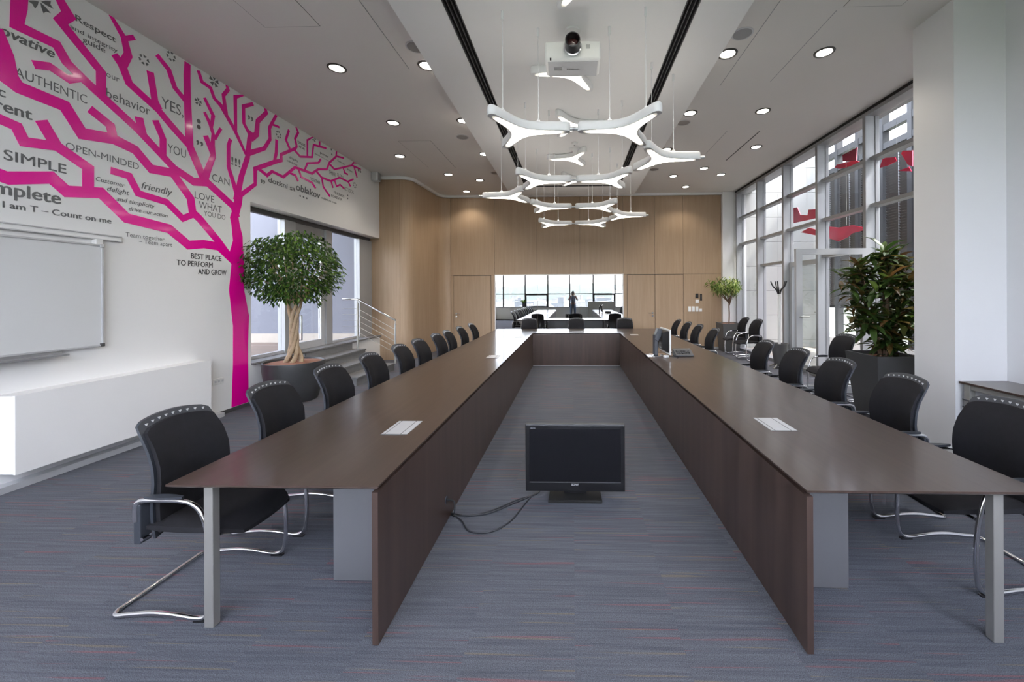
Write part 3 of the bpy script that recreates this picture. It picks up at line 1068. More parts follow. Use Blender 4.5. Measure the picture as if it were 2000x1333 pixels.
BR = [
    ([(466, 520), (427, 482), (398, 477), (368, 479), (330, 447), (247, 426), (197, 377), (130, 374), (100, 347), (15, 348), (-10, 339), (-60, 318)], .108),
    ([(172, 372), (172, 328), (110, 285), (80, 235)], .095),
    ([(112, 286), (47, 277), (32, 247), (0, 233), (-50, 215)], .085),
    ([(462, 520), (425, 470), (390, 428), (376, 415), (372, 388), (337, 338), (295, 330), (264, 293), (220, 271), (160, 261), (126, 207), (37, 171), (14, 150), (-4, 105), (-30, 50)],
     [.10, .10, .10, .10, .10, .10, .10, .10, .11, .11, .11, .11, .15, .20, .22]),
    ([(380, 418), (357, 427), (325, 395), (270, 378), (252, 344), (216, 333)], .075),
    ([(222, 272), (215, 245), (175, 213)], .085),
    ([(463, 425), (455, 403), (405, 357), (378, 355), (340, 329), (268, 252), (160, 152), (130, 122), (110, 87), (33, 50), (37, 10), (39, -50)],
     [.10, .10, .10, .10, .085, .085, .085, .085, .085, .085, .105, .115]),
    ([(197, 186), (197, 140), (118, 42), (134, 30), (117, 0), (100, -30)], [.085, .085, .085, .095, .075, .075]),
    ([(160, 152), (134, 155), (97, 130), (65, 126)], .07),
    ([(280, 266), (276, 252), (271, 229)], .085),
    ([(318, 306), (318, 271), (303, 235)], .075),
    ([(403, 362), (370, 285), (366, 200), (365, 150), (366, 123)], [.11, .10, .09, .085, .075]),
    ([(371, 287), (334, 245), (308, 214), (252, 163), (238, 127), (223, 106)], [.085, .085, .08, .08, .085, .075]),
    ([(239, 128), (250, 107), (242, 74), (217, 28)], [.085, .08, .065, .055]),
    ([(242, 76), (262, 73)], .05),
    ([(311, 214), (302, 196), (293, 140)], .075),
    ([(363, 198), (341, 171), (329, 136), (306, 107)], [.065, .06, .06, .055]),
    ([(399, 352), (407, 328), (416, 305), (415, 283), (416, 262), (410, 242), (399, 219)], [.10, .085, .075, .06, .045, .05, .04]),
    ([(417, 305), (401, 265)], .075),
    ([(412, 250), (416, 226), (399, 191)], [.045, .05, .04]),
    ([(419, 272), (431, 251)], .04),
    ([(466, 392), (446, 326), (446, 285), (450, 272)], [.08, .055, .055, .05]),
    ([(461, 392), (471, 345), (483, 308), (487, 273), (491, 258)], [.10, .085, .08, .08, .08]),
    ([(480, 302), (458, 254), (431, 206), (418, 192), (411, 172), (394, 160), (387, 138)], [.04, .055, .06, .045, .045, .045, .04]),
    ([(441, 222), (436, 186), (445, 175), (443, 164)], [.06, .05, .05, .045]),
    ([(460, 258), (459, 189), (474, 183), (475, 182)], [.045, .055, .055, .05]),
    ([(489, 266), (476, 241), (475, 208), (494, 203)], [.055, .05, .055, .05]),
    ([(490, 272), (501, 262), (503, 237), (520, 220), (518, 207)], [.08, .085, .07, .06, .055]),
    ([(484, 300), (516, 290), (527, 272), (526, 250), (539, 220)], [.08, .06, .055, .055, .055]),
    ([(531, 243), (545, 248.5)], .034),
    ([(466, 384), (498, 360), (498, 330), (537, 316), (549, 313.5), (549, 302), (577, 290)], [.07, .055, .065, .065, .055, .05, .05]),
    ([(535, 318), (539, 300), (540, 273)], [.05, .055, .05]),
    ([(567, 294), (558, 273), (564, 254)], .042),
    ([(576, 292), (579, 286), (576, 271), (582, 259), (578, 246)], .042),
    ([(572, 290), (586, 306), (609, 307), (612, 283), (637, 290)], .037),
    ([(600, 307), (600, 274), (610, 264)], .037),
    ([(624, 286), (624, 275)], .034),
    ([(498, 330), (505, 330), (521, 343), (531, 335), (553, 346), (576, 327), (609, 339), (621, 331), (638, 331), (643, 318), (656, 306), (657, 295)],
     [.05, .05, .05, .045, .045, .045, .045, .04, .04, .04, .04, .034]),
    ([(656, 305), (671, 309)], .034),
    ([(566, 338), (577, 343), (582, 354)], .036),
    ([(594, 334), (600, 319), (622, 318), (626, 311)], .036),
    ([(583, 331), (588, 346), (609, 357), (616, 368)], .036),
    ([(616, 333), (628, 347), (646, 354), (663, 347), (679, 355), (690, 350)], [.04, .04, .04, .036, .034, .034]),
    ([(628, 347), (631, 365), (644, 384)], .036),
    ([(646, 353), (650, 367)], .034),
    ([(653, 352), (657, 364), (664, 361), (672, 369)], .034),
    ([(679, 354), (684, 364)], .034),
    ([(643, 320), (653, 331), (687, 323), (704, 331)], [.04, .036, .036, .034]),
    ([(687, 323), (690, 318), (696, 318)], .034),
    ([(670, 328), (673, 338), (679, 341)], .034),
    ([(691, 325), (697, 347)], .034),
]
for i, (pts, w) in enumerate(BR):
    branch(pts, w, i + 1)


def word(body, x0, y0, x1=None, cap=None, bold=0.0, shear=0.0, m='letter', right=False):
    """line of lettering; x0, y0 is the base of its first letter (of its last if right), cap the letter height"""
    p = P(x0, y0, 0, XL)
    wd = None
    if x1 is not None:
        wd = abs(P(x1, y0 + (x1 - x0) * (573.7 - y0) / (1119 - x0), 0, XL).y - p.y)
    if cap is None:
        mbt = area_text(body, (0.002, p.y - MO.y, p.z), (0, 1, 0), (0, 0, 1), wd, None, bold, shear, right)
    else:
        s = 770.0 / P(x0, y0, 0, XL).y
        mbt = area_text(body, (0.002, p.y - MO.y, p.z), (0, 1, 0), (0, 0, 1), wd, cap / s, bold, shear, right)
    return obj('lettering', mbt, M[m], mural)


word('Respect', 147, 40, 226, 13, bold=0.02)
word('and integrity', 137, 55, 229, 9, bold=0.008)
word('guide', 161, 81, 205, 12, bold=0.01)
word('Innovative', 106, 114, None, 19, bold=0.025, shear=0.2, right=True)
word('AUTHENTIC', 28, 148, 170, 20)
word('our', 207, 149, 233, 12)
word('behavior', 207, 190, 293, 20)
word('YES,', 315, 209, 358, 22)
word('c', 10, 191, None, 20, bold=0.02, right=True)
word('Different', 62, 235, None, 22, bold=0.025, right=True)
word('SIMPLE', 7, 311, 129, 21, bold=0.012)
word('OPEN-MINDED', 128, 291, 271, 15)
word('Complete', 118, 399, None, 24, bold=0.025, right=True)
word('I am T \u2013 Count on me', 5, 405, 217, 13, bold=0.022)
word('Customer', 187, 353, 244, 9, bold=0.012, shear=0.25)
word('delight', 209, 372.5, 252, 10, bold=0.012, shear=0.25)
word('and simplicity', 227, 392, 302, 9, bold=0.01, shear=0.25)
word('drive our action', 251, 411, 327, 8, bold=0.01, shear=0.25)
word('friendly', 276, 368, 336, 14, bold=0.012, shear=0.25)
word('YOU', 327, 297, 363, 18)
word('CAN', 414, 353, 448, 15)
word('LOVE', 380, 387, 418, 14)
word('WHAT', 388, 406, 433, 14)
word('YOU DO', 398, 421, 440, 10)
word('Team together', 245, 462, 321, 9)
word('\u2013 Team apart', 271, 475, 336, 9)
word('BEST PLACE', 373, 505, 432, 11, bold=0.02, m='letter_d')
word('TO PERFORM', 345, 518, 415, 11, bold=0.02, m='letter_d')
word('AND GROW', 387, 535.5, 442, 11, bold=0.02, m='letter_d')
word('!!!', 452, 321, 469, 16, bold=0.015)
word('\u201d', 384, 299, 396, None, bold=0.02)
word('\u201d', 484, 249, 494, None, bold=0.02)
word('\u201e', 509, 354, 517, None, bold=0.02)
word('dotkni sa', 524, 355.5, 576, 11, bold=0.02, shear=0.1)
word('oblakov', 578, 371, 625, 14, bold=0.02, shear=0.1)
word('\u2026', 585, 384, 600, None, bold=0.02)
word('nežiješ na svete', 628, 388, 657, 4, bold=0.02)
word('trust', 581, 279, 596, 7, bold=0.02)
word('me', 584, 288, 595, 6, bold=0.02)
word('skupiny', 565, 309, 582, 5, bold=0.02)
word('mladosti', 560, 315, 580, 4, bold=0.02)
word('power', 625, 300, 641, 5, bold=0.02)
word('within the group', 615, 301, 642, 2.5, bold=0.02)
word('Come on', 659, 315, 673, 4, bold=0.02)
word('THINK', 642, 339, 656, 8)
word('GLOBAL,', 658, 344, 673, 7)
word('TOGETHER', 606, 352, 625, 6, bold=0.02)
word('ACT LOCAL', 672, 371, 691, 7)
word('FRIENDS', 652, 378, 672, 5, bold=0.02)
word('FOREVER', 647, 384.5, 668, 5, bold=0.02)
word('dobre', 678, 332, 688, 4, bold=0.02)
word('\u201c', 699, 349, 705, None, bold=0.02)


def ornament(px, py, r, n=6, ring=False):
    p = P(px, py, 0, XL)
    mb = MB()
    for k in range(n):
        a = 2 * PI * k / n + 0.3
        if ring:
            c = Vector((p.y - MO.y + math.cos(a) * r * 0.72, p.z + math.sin(a) * r * 0.72))
            pts = [(c.x + math.cos(a) * u - math.sin(a) * v, c.y + math.sin(a) * u + math.cos(a) * v)
                   for u, v in ((-r * .26, 0), (-r * .10, -r * .2), (r * .2, -r * .27), (r * .12, 0), (r * .2, r * .27), (-r * .10, r * .2))]
        else:
            c = Vector((p.y - MO.y, p.z))
            pts = [(c.x + math.cos(a) * u - math.sin(a) * v, c.y + math.sin(a) * u + math.cos(a) * v)
                   for u, v in ((r * .12, 0), (r * .5, -r * .2), (r, -r * .34), (r * .85, 0), (r, r * .34), (r * .5, r * .2))]
        mb.prism(pts, 0, 0.0, 0.002)
    stuff(obj('ornament', mb, M['letter'], mural))


for q in ((281, 117, .062, 6, True), (334, 110, .062, 6, True), (418, 159, .075, 5, False), (387, 199, .05, 5, False), (544, 263, .065, 6, True),
          (613, 271, .06, 5, False), (693, 362, .07, 6, True), (77, 2, .09, 5, False)):
    ornament(*q)


def dots(pts, r):
    for px, py in pts:
        p = P(px, py, 0, XL)
        mb = MB().prism([(p.y - MO.y + r * math.cos(k * PI / 5), p.z + r * math.sin(k * PI / 5)) for k in range(10)], 0, 0, 0.002)
        obj('dot', mb, M['letter'], mural)


dots([(388, 237), (388, 248)], 0.028)
dots([(647, 292), (648, 302)], 0.02)
dots([(679, 382), (679, 388)], 0.018)

# ================================================================== THINGS ON THE LEFT WALL
# whiteboard with its rail
q0, q1 = P(203, 676, 0, XL + 0.05), P(199, 478, 0, XL + 0.05)
yb1, zb0, zb1 = q0.y, q0.z, q1.z
yb0 = yb1 - 2.05
wbd = thing('whiteboard', 'blank whiteboard in a thin metal frame on the left wall', 'whiteboard', (XL, yb0, zb0))
WH, WW = zb1 - zb0, yb1 - yb0
obj('panel', MB().box(0.02, 0.045, 0.012, WW - 0.012, 0.012, WH - 0.012), M['board'], wbd)
for nm, q in (('frame_side', (0.012, 0.055, 0, 0.016, 0, WH)), ('frame_side', (0.012, 0.055, WW - 0.016, WW, 0, WH)),
              ('frame_edge', (0.012, 0.055, 0.016, WW - 0.016, 0, 0.016)), ('frame_edge', (0.012, 0.055, 0.016, WW - 0.016, WH - 0.016, WH))):
    obj(nm, MB().box(*q), M['alu_l'], wbd)
obj('corner_cap', MB().box(0.01, 0.06, WW - 0.03, WW + 0.004, -0.004, 0.03), M['alu_d'], wbd, bevel=0.004)
obj('corner_cap', MB().box(0.01, 0.06, WW - 0.03, WW + 0.004, WH - 0.03, WH + 0.004), M['alu_l'], wbd, bevel=0.004)
yt = P(132, 693, 0, XL + 0.1).y - yb0
obj('pen_tray', MB().prism([(0.03, -0.045), (0.12, -0.045), (0.12, -0.03), (0.05, -0.025), (0.05, 0.0), (0.03, 0.0)], 1, 0.3, yt), M['alu'], wbd)
for k in range(2):
    obj('hanger', MB().box(0.0, 0.05, WW - 0.06 - 1.4 * k, WW - 0.0 - 1.4 * k, WH - 0.005, WH + 0.05), M['whitep'], wbd, bevel=0.004)
r0 = P(237, 468, 0, XL + 0.02)
rail = thing('wall_rail', 'slim white picture rail on the wall above the whiteboard', 'rail', (XL, r0.y, r0.z))
obj('profile', MB().box(0, 0.02, -2.6, 0, -0.028, 0.028), M['wall'], rail)
for dz in (0.025, -0.025):
    obj('rail_lip', MB().box(0, 0.03, -2.6, 0, dz - 0.005, dz + 0.005), M['alu_l'], rail)

# long white radiator casing
c0, c1 = P(30, 929, 0, XL + 0.20), P(413, 805, 0, XL + 0.20)
ct = P(30, 774, 0, XL + 0.20)
rad = thing('radiator_casing', 'long white casing box mounted low on the left wall', 'radiator cover', (XL, c0.y, 0))
L_ = c1.y - c0.y
obj('front_panel', MB().box(0.18, 0.20, 0, L_, c0.z, ct.z), M['wall'], rad)
obj('body', MB().box(0.0, 0.18, 0.002, L_ - 0.002, c0.z + 0.004, ct.z - 0.004), M['wall'], rad)
obj('plinth', MB().box(0.0, 0.10, -0.3, L_ + 0.3, 0.0, 0.055), M['alu_l'], rad)
for px in (419, 426, 433):
    p = P(px, 747 - (px - 419) * 0.25, 0, XL)
    s = thing('wall_socket', {419: 'white wall socket nearest the casing end', 426: 'white wall socket between two others beside the casing', 433: 'white wall socket nearest the magenta trunk'}[px], 'socket', (XL, p.y, p.z), 0, 'sockets beside the casing')
    obj('plate', MB().box(0, 0.012, -0.027, 0.027, -0.04, 0.04), M['whitep'], s, bevel=0.004)
    obj('insert', MB().box(0.010, 0.014, -0.014, 0.014, -0.014, 0.014), M['alu_l'], s)
# speaker box by the corner
p = P(731, 347, 0, XL)
sp = thing('wall_speaker', 'small pale box high in the corner where wall meets wood', 'speaker', (XL, p.y - 0.08, p.z))
obj('body', MB().box(0, 0.16, -0.09, 0.09, -0.12, 0.12), M['alu_l'], sp, bevel=0.03, seg=3)
obj('grille', MB().box(0.155, 0.163, -0.065, 0.065, -0.095, 0.095), M['alu'], sp)

# ================================================================== FAR WALL FITTINGS
mir = thing('wall_mirror', 'wide three-pane mirror on the oak wall behind the table', 'mirror', ((ML + MR) / 2, D, 0))
mw = (MR - ML) / 2
MT = P(1092, 536, 1, D).z
for k in range(3):
    a = -mw + 0.025 + (2 * mw - 0.05) * k / 3
    b = a + (2 * mw - 0.05) / 3
    pm = obj('mirror_pane', MB().box(a + 0.002, b - 0.002, -0.010, -0.004, 0.12, MT - 0.025), M['mirror'], mir)
for q in ((-mw, -mw + 0.025, 0.10, MT), (mw - 0.025, mw, 0.10, MT), (-mw + 0.025, mw - 0.025, MT - 0.025, MT), (-mw + 0.025, mw - 0.025, 0.10, 0.12)):
    obj('frame', MB().box(q[0], q[1], -0.02, 0.0, q[2], q[3]), M['wall'], mir)


def plate(nm, px, py, w, h, label, cat, m, m2):
    p = P(px, py, 1, D)
    t = thing(nm, label, cat, (p.x, D, p.z))
    obj('plate', MB().box(-w / 2, w / 2, -0.018, 0, -h / 2, h / 2), m, t, bevel=0.005)
    obj('button', MB().box(-w * 0.3, w * 0.3, -0.024, -0.016, -h * 0.3, h * 0.3), m2, t, bevel=0.003)


plate('card_reader', 1361, 578, 0.085, 0.13, 'square black card reader on the oak wall', 'reader', M['blackp'], M['slate'])
plate('intercom', 1369, 581, 0.06, 0.20, 'tall narrow black intercom right of the card reader', 'intercom', M['blackp'], M['slate'])
plate('thermostat', 1361.5, 589, 0.10, 0.11, 'small white square thermostat under the card reader', 'thermostat', M['whitep'], M['wall'])
plate('light_switch', 1346.5, 604, 0.085, 0.15, 'leftmost white switch plate of the low row on oak', 'switch', M['whitep'], M['wall'])
plate('light_switch', 1353.8, 604, 0.085, 0.15, 'middle white switch plate of the low row on oak', 'switch', M['whitep'], M['wall'])
plate('light_switch', 1361, 604, 0.085, 0.15, 'third white switch plate beside the small square one', 'switch', M['whitep'], M['wall'])
plate('light_switch', 1368, 606, 0.085, 0.09, 'small square white switch ending the low row on oak', 'switch', M['whitep'], M['wall'])

# ================================================================== CEILING FITTINGS
DLS = [
    (658, 133, 'left outer', 'big round downlight nearest the magenta tree, left ceiling'),
    (768, 240, '', 'second round downlight from the camera along the left ceiling'),
    (781, 305, '', 'third round downlight from the camera along the left ceiling'),
    (876, 341, '', 'left ceiling downlight in front of the small hatch'),
    (911, 374, '', 'left ceiling downlight closest to the oak wall cornice'),
    (937, 352, '', 'left ceiling downlight just beside the dropped field near the far wall'),
    (834, 128, '', 'half hidden downlight behind the left edge of the dropped field, nearest'),
    (905, 236, '', 'half hidden downlight behind the left edge of the dropped field, second'),
    (946, 301, '', 'half hidden downlight behind the left edge of the dropped field, third'),
    (1610, 102, '', 'big round downlight nearest the white pilaster, right ceiling'),
    (1490, 217, '', 'second round downlight from the camera along the right ceiling'),
    (1477, 287, '', 'right ceiling downlight beside the dark slot diffuser'),
    (1375, 329, '', 'right ceiling downlight left of two near the far glazing'),
    (1408, 341, '', 'right ceiling downlight nearest the far corner of the glazing'),
    (1315, 344, '', 'right ceiling downlight just past the hanging lights'),
    (1339, 365, '', 'right ceiling downlight closest to the far oak wall'),
    (1421, 105, '', 'half hidden downlight behind the right edge of the dropped field, nearest'),
    (1348, 221, '', 'half hidden downlight behind the right edge of the dropped field, second'),
    (1302, 292, '', 'half hidden downlight behind the right edge of the dropped field, third'),
]
lamp = bpy.data.lights.new('downlight_beam', 'SPOT')
lamp.energy = DOWNLIGHT_W
lamp.spot_size = math.radians(120)
lamp.spot_blend = 0.6
lamp.shadow_soft_size = 0.09
lamp.color = (1, 0.90, 0.76)
ring_me = mesh_of('downlight_ring', MB().lathe([(0.085, -0.004), (0.092, -0.012), (0.112, -0.008), (0.116, 0.0), (0.10, 0.03), (0.085, 0.02)], 24, cap0=False, cap1=False), M['ring'], 50)
lens_me = mesh_of('downlight_lens', MB().lathe([(0.088, -0.003), (0.088, 0.005)], 24), M['lens'], 40)
for px, py, _, lab in DLS:
    p = P(px, py, 2, ZC)
    t = thing('recessed_downlight', lab, 'downlight', (p.x, p.y, ZC), 0, 'ceiling downlights')
    for nm, me in (('ring', ring_me), ('lens', lens_me)):
        o = bpy.data.objects.new(nm, me)
        COL.objects.link(o)
        o.parent = t
    lo = bpy.data.objects.new('beam', lamp)
    COL.objects.link(lo)
    lo.location = (p.x, p.y, ZC - 0.03)
for px, py, lab in ((812, 92, 'round grey ceiling speaker at the left dropped edge, nearest'), (1450, 66, 'round grey ceiling speaker at the right dropped edge, nearest'),
                    (903, 268, 'round grey ceiling speaker at the left dropped edge, second'), (1335, 240, 'round grey ceiling speaker at the right dropped edge, second'),
                    (968, 338, 'round grey ceiling speaker at the left dropped edge, farthest'), (1277, 331, 'round grey ceiling speaker at the right dropped edge, farthest')):
    p = P(px, py, 2, ZC)
    t = thing('ceiling_speaker', lab, 'speaker', (p.x, p.y, ZC))
    obj('grille', MB().lathe([(0.10, -0.004), (0.10, 0.004)], 24), M['alu'], t)
    obj('rim', MB().lathe([(0.10, -0.005), (0.118, -0.003), (0.118, 0.003), (0.10, 0.003)], 24, cap0=False, cap1=False), M['alu_l'], t)

# three-armed luminaires
LA = 0.50


def y_outline(L, w0, w1, cap, valley, vn=5):
    """outline of a three-armed star in plan; arms at 0, 120 and 240 degrees"""
    pts = []
    for k in range(3):
        a = 2 * PI * k / 3
        ca, sa = math.cos(a), math.sin(a)

        def tr(u, v):
            return (u * ca - v * sa, u * sa + v * ca)
        for i in range(7):
            t = -PI / 2 + PI * i / 6
            pts.append(tr(L - cap + cap * math.cos(t), w1 * math.sin(t)))
        # fillet to the next arm
        A = Vector(tr(L * 0.45, w0))
        b2 = a + 2 * PI / 3
        B = Vector((L * 0.45 * math.cos(b2) + w0 * math.sin(b2), L * 0.45 * math.sin(b2) - w0 * math.cos(b2)))
        mid = Vector((math.cos(a + PI / 3), math.sin(a + PI / 3))) * valley
        for i in range(vn + 1):
            t = i / vn
            q = A * (1 - t) ** 2 + mid * 2 * t * (1 - t) + B * t * t
            pts.append((q.x, q.y))
    return pts


body_o = y_outline(LA, 0.064, 0.050, 0.050, 0.092)
diff_o = y_outline(LA - 0.055, 0.044, 0.026, 0.05, 0.068)
up_o = y_outline(LA - 0.14, 0.026, 0.018, 0.03, 0.04)
bmb = MB()
nn = len(body_o)
lay = [(0.90, 0.0), (0.98, 0.010), (1.0, 0.030), (1.0, 0.055), (0.92, 0.078), (0.74, 0.092)]


def shrink(o, f, L=LA):
    """pull the outline towards the arm axes"""
    out = []
    for x, y in o:
        a = math.atan2(y, x)
        k = round(a / (2 * PI / 3))
        b_ = k * 2 * PI / 3
        u, v = x * math.cos(b_) + y * math.sin(b_), -x * math.sin(b_) + y * math.cos(b_)
        v *= f
        u = u if u < L * 0.5 else L * 0.5 + (u - L * 0.5) * (1 - (1 - f) * 0.12)
        out.append((u * math.cos(b_) - v * math.sin(b_), u * math.sin(b_) + v * math.cos(b_)))
    return out


vs, fs = [], []
for f, z in lay:
    vs += [(x, y, z) for x, y in shrink(body_o, f)]
for i in range(len(lay) - 1):
    for k in range(nn):
        k2 = (k + 1) % nn
        fs.append((i * nn + k, i * nn + k2, (i + 1) * nn + k2, (i + 1) * nn + k))
fs.append(tuple(range(nn - 1, -1, -1)))
fs.append(tuple((len(lay) - 1) * nn + k for k in range(nn)))
bmb.add(vs, fs)
body_me = mesh_of('y_body', bmb, M['lumi'], 45)
dmb = MB().prism(diff_o, 2, -0.004, 0.004)
diff_me = mesh_of('y_diffuser', dmb, M['diff'])
up_me = mesh_of('y_added_fill', MB().prism(up_o, 2, 0.088, 0.0945), M['added_fill'])
screw_me = mesh_of('wire_boss', MB().lathe([(0.020, 0.085), (0.020, 0.118), (0.010, 0.128), (0.005, 0.14)], 10), M['lumi'], 40)
conn_me = mesh_of('connector', MB().tube([(LA - 0.03, 0, 0.03), (LA + 0.05, 0, 0.03)], 0.018, 10), M['alu_l'], 40)
canopy_me = mesh_of('wire_canopy', MB().lathe([(0.014, -0.085), (0.014, 0.0)], 10), M['lumi'], 40)


def child(nm, me, par, loc=(0, 0, 0), rz=0):
    o = bpy.data.objects.new(nm, me)
    COL.objects.link(o)
    o.parent = par
    o.location = loc
    o.rotation_euler = (0, 0, rz)
    return o


def y_light(x, y, z, rz, label, hang=True, conn=0, wires=(0, 1)):
    t = thing('pendant_luminaire' if hang else 'ceiling_luminaire', label, 'light', (x, y, z), rz, 'linked hanging lights' if hang else 'lights on the dropped field')
    child('body', body_me, t)
    child('diffuser', diff_me, t)
    if hang:
        child('added_fill_strip', up_me, t)  # added glowing strip, unseen from below, fills the ceiling with light
        for k in wires:
            a = 2 * PI * k / 3
            lr_ = 0.17 if k == 0 else 0.30
            lx, ly = lr_ * math.cos(a), lr_ * math.sin(a)
            child('wire_boss', screw_me, t, (lx, ly, 0))
            obj('wire', MB().tube([(lx, ly, 0.12), (lx, ly, ZD - z - 0.06)], 0.0034, 5), M['lumi'], t)
            child('wire_canopy', canopy_me, t, (lx, ly, ZD - z))
        if conn:
            child('connector', conn_me, t)
    return t


ZH = EYE + (ZD - EYE) / 1.645
Y0 = 770 * (ZH - EYE) / (573.7 - 258)
LJ = 0.535
dx, dy = LJ * 0.5, LJ * 0.866
X0 = 0.02
grid = [
    (-LJ, 0, 0, 'hanging three-armed light nearest the camera, left of the pair'),
    (LJ, 0, PI, 'hanging three-armed light nearest the camera, right of the pair'),
    (LJ + 2 * dx, 2 * dy - 0.02, 0, 'hanging three-armed light farthest right, linked to the first pair'),
    (LJ, 4 * dy - 0.04, PI, 'hanging three-armed light, right one of the second pair'),
    (-LJ, 4 * dy - 0.04, 0, 'hanging three-armed light, left one of the second pair'),
    (-LJ - 2 * dx, 6 * dy - 0.06, PI, 'hanging three-armed light farthest left, linked to the second pair'),
    (-LJ, 8 * dy - 0.08, 0, 'hanging three-armed light, left one of the third pair'),
    (LJ, 8 * dy - 0.08, PI, 'hanging three-armed light, right one of the third pair'),
    (LJ + 2 * dx, 10 * dy - 0.10, 0, 'hanging three-armed light on the right between third and last pair'),
    (LJ, 12 * dy - 0.12, PI, 'hanging three-armed light, right one of the last pair'),
    (-LJ, 12 * dy - 0.12, 0, 'hanging three-armed light, left one of the last pair'),
]
for x, y, rz, lab in grid:
    # arms at 0/120/240 turned by rz; bosses on the arm along the row and on one slanted arm
    w = (0, 2) if rz == 0 else (0, 1)
    y_light(X0 + x, Y0 + y, ZH, rz, lab, True, 1, w)
for x, y, rz, lab in ((0.14, 3.22, 0, 'three-armed ceiling light cut by the top edge of the view'), (0.0, 4.72, PI, 'three-armed ceiling light just behind the projector'),
                      (0.02, 6.22, 0, 'three-armed ceiling light behind the joint of the first hanging pair'), (0.0, 7.72, PI, 'three-armed ceiling light beyond the ceiling sensor'),
                      (0.02, 9.22, 0, 'three-armed ceiling light farthest along the dropped field')):
    y_light(x, y, ZD - 0.093, rz, lab, False)
for px, py in ((1049, 17), (1178, 14)):
    pass

# ceiling sensor and its cone
p = P(1122, 279, 2, ZD)
t = thing('ceiling_sensor', 'round white detector on the dropped field between ceiling lights', 'detector', (p.x, p.y, ZD))
obj('base', MB().lathe([(0.02, -0.05), (0.055, -0.035), (0.06, 0.0)], 20), M['whitep'], t, smooth=50)
obj('eye', MB().lathe([(0.005, -0.058), (0.016, -0.05), (0.018, -0.045)], 12), M['slate'], t, smooth=50)
p = P(1123, 291, 2, ZD)
t = thing('ceiling_antenna', 'white disc with a downward cone beyond the round detector', 'antenna', (p.x, p.y, ZD))
obj('disc', MB().lathe([(0.11, -0.012), (0.115, 0.0)], 24), M['whitep'], t, smooth=50)
obj('cone', MB().lathe([(0.012, -0.13), (0.05, -0.04), (0.075, -0.012)], 16), M['whitep'], t, smooth=50)

# projector
s = 200.0
py_ = 3.86
pr = thing('projector', 'white ceiling projector with a big black lens facing the camera', 'projector', ((1121 - 1119) / s, py_, 0))
zt, zb = EYE + (573.7 - 78) / s, EYE + (573.7 - 115.5) / s
hw = 0.275
obj('body', MB().box(-hw, hw, 0, 0.30, zb, zt), M['whitep'], pr, bevel=0.022, seg=3)
obj('underside', MB().box(-hw + 0.03, hw - 0.03, 0.03, 0.29, zb - 0.004, zb + 0.01), M['alu_l'], pr)
zc = (zt + zb) / 2 + 0.022
lens = MB()
pr_l = [(0.072, -0.0), (0.072, -0.03), (0.066, -0.034), (0.066, -0.10), (0.058, -0.10), (0.045, -0.03)]
for i in range(len(pr_l)):
    pass


def ylathe(prof, cx, cz, n=24, cap=True):
    """turned form about an axis along y; prof (radius, y)"""
    mb = MB()
    vs, fs = [], []
    for r, y in prof:
        for k in range(n):
            a = 2 * PI * k / n
            vs.append((cx + r * math.cos(a), y, cz + r * math.sin(a)))
    for i in range(len(prof) - 1):
        for k in range(n):
            k2 = (k + 1) % n
            fs.append((i * n + k, i * n + k2, (i + 1) * n + k2, (i + 1) * n + k))
    if cap:
        fs.append(tuple((len(prof) - 1) * n + k for k in range(n)))
    return mb.add(vs, fs)


obj('lens_collar', ylathe([(0.088, 0.01), (0.088, -0.022), (0.077, -0.025)], 0, zc, cap=False), M['chrome'], pr, smooth=40)
obj('lens_barrel', ylathe([(0.077, 0.01), (0.072, -0.13), (0.062, -0.133), (0.052, -0.06)], 0, zc, cap=False), M['blackp'], pr, smooth=40)
obj('lens_glass', ylathe([(0.058, -0.06), (0.034, -0.080), (0.006, -0.086)], 0, zc), mat('lens_glass', (0.05, 0.02, 0.02), 0.03, coat=1.0), pr, smooth=60)
obj('pole', MB().tube([(0, 0.22, zt - 0.01), (0, 0.22, ZD)], 0.03, 14), M['whitep'], pr, smooth=40)
obj('ceiling_plate', MB().lathe([(0.08, -0.02), (0.08, 0)], 20, at=(0, 0.22, ZD)), M['whitep'], pr, smooth=40)
obj('sensor_window', MB().box(-0.225, -0.21, -0.003, 0.01, zb + 0.0, zb + 0.02), M['blackp'], pr)
gv = MB()
for k in range(6):
    gv.box(0.13, 0.17, -0.002, 0.004, zc - 0.01 + k * 0.007, zc - 0.007 + k * 0.007)
stuff(obj('intake_slots', gv, M['alu'], pr))
vt = MB()
for k in range(2):
    vt.box(-0.19, -0.11, 0.12 + 0.035 * k, 0.14 + 0.035 * k, zb - 0.006, zb)
stuff(obj('underside_vents', vt, M['alu'], pr))
obj('lettering', area_text('Panasonic', (-0.06, 0.165, zb - 0.0065), (1, 0, 0), (0, -1, 0), 0.13, None, 0.02), M['letter_d'], pr)

# ================================================================== CONFERENCE TABLE
TY0, TYI, TY1 = 1.80, 8.88, 9.93
TLI, TLO, TRI, TRO = -0.908, -1.92, 1.045, 2.085
tbl = thing('conference_table', 'long dark brown U-shaped conference table with closed inner panels', 'table', (0.07, TY0, 0))
TO = Vector((0.07, TY0, 0))


def tb_box(name, x0, x1, y0, y1, z0, z1, m, par=None, **k):
    return obj(name, MB().box(x0 - TO.x, x1 - TO.x, y0 - TO.y, y1 - TO.y, z0, z1), m, par or tbl, **k)


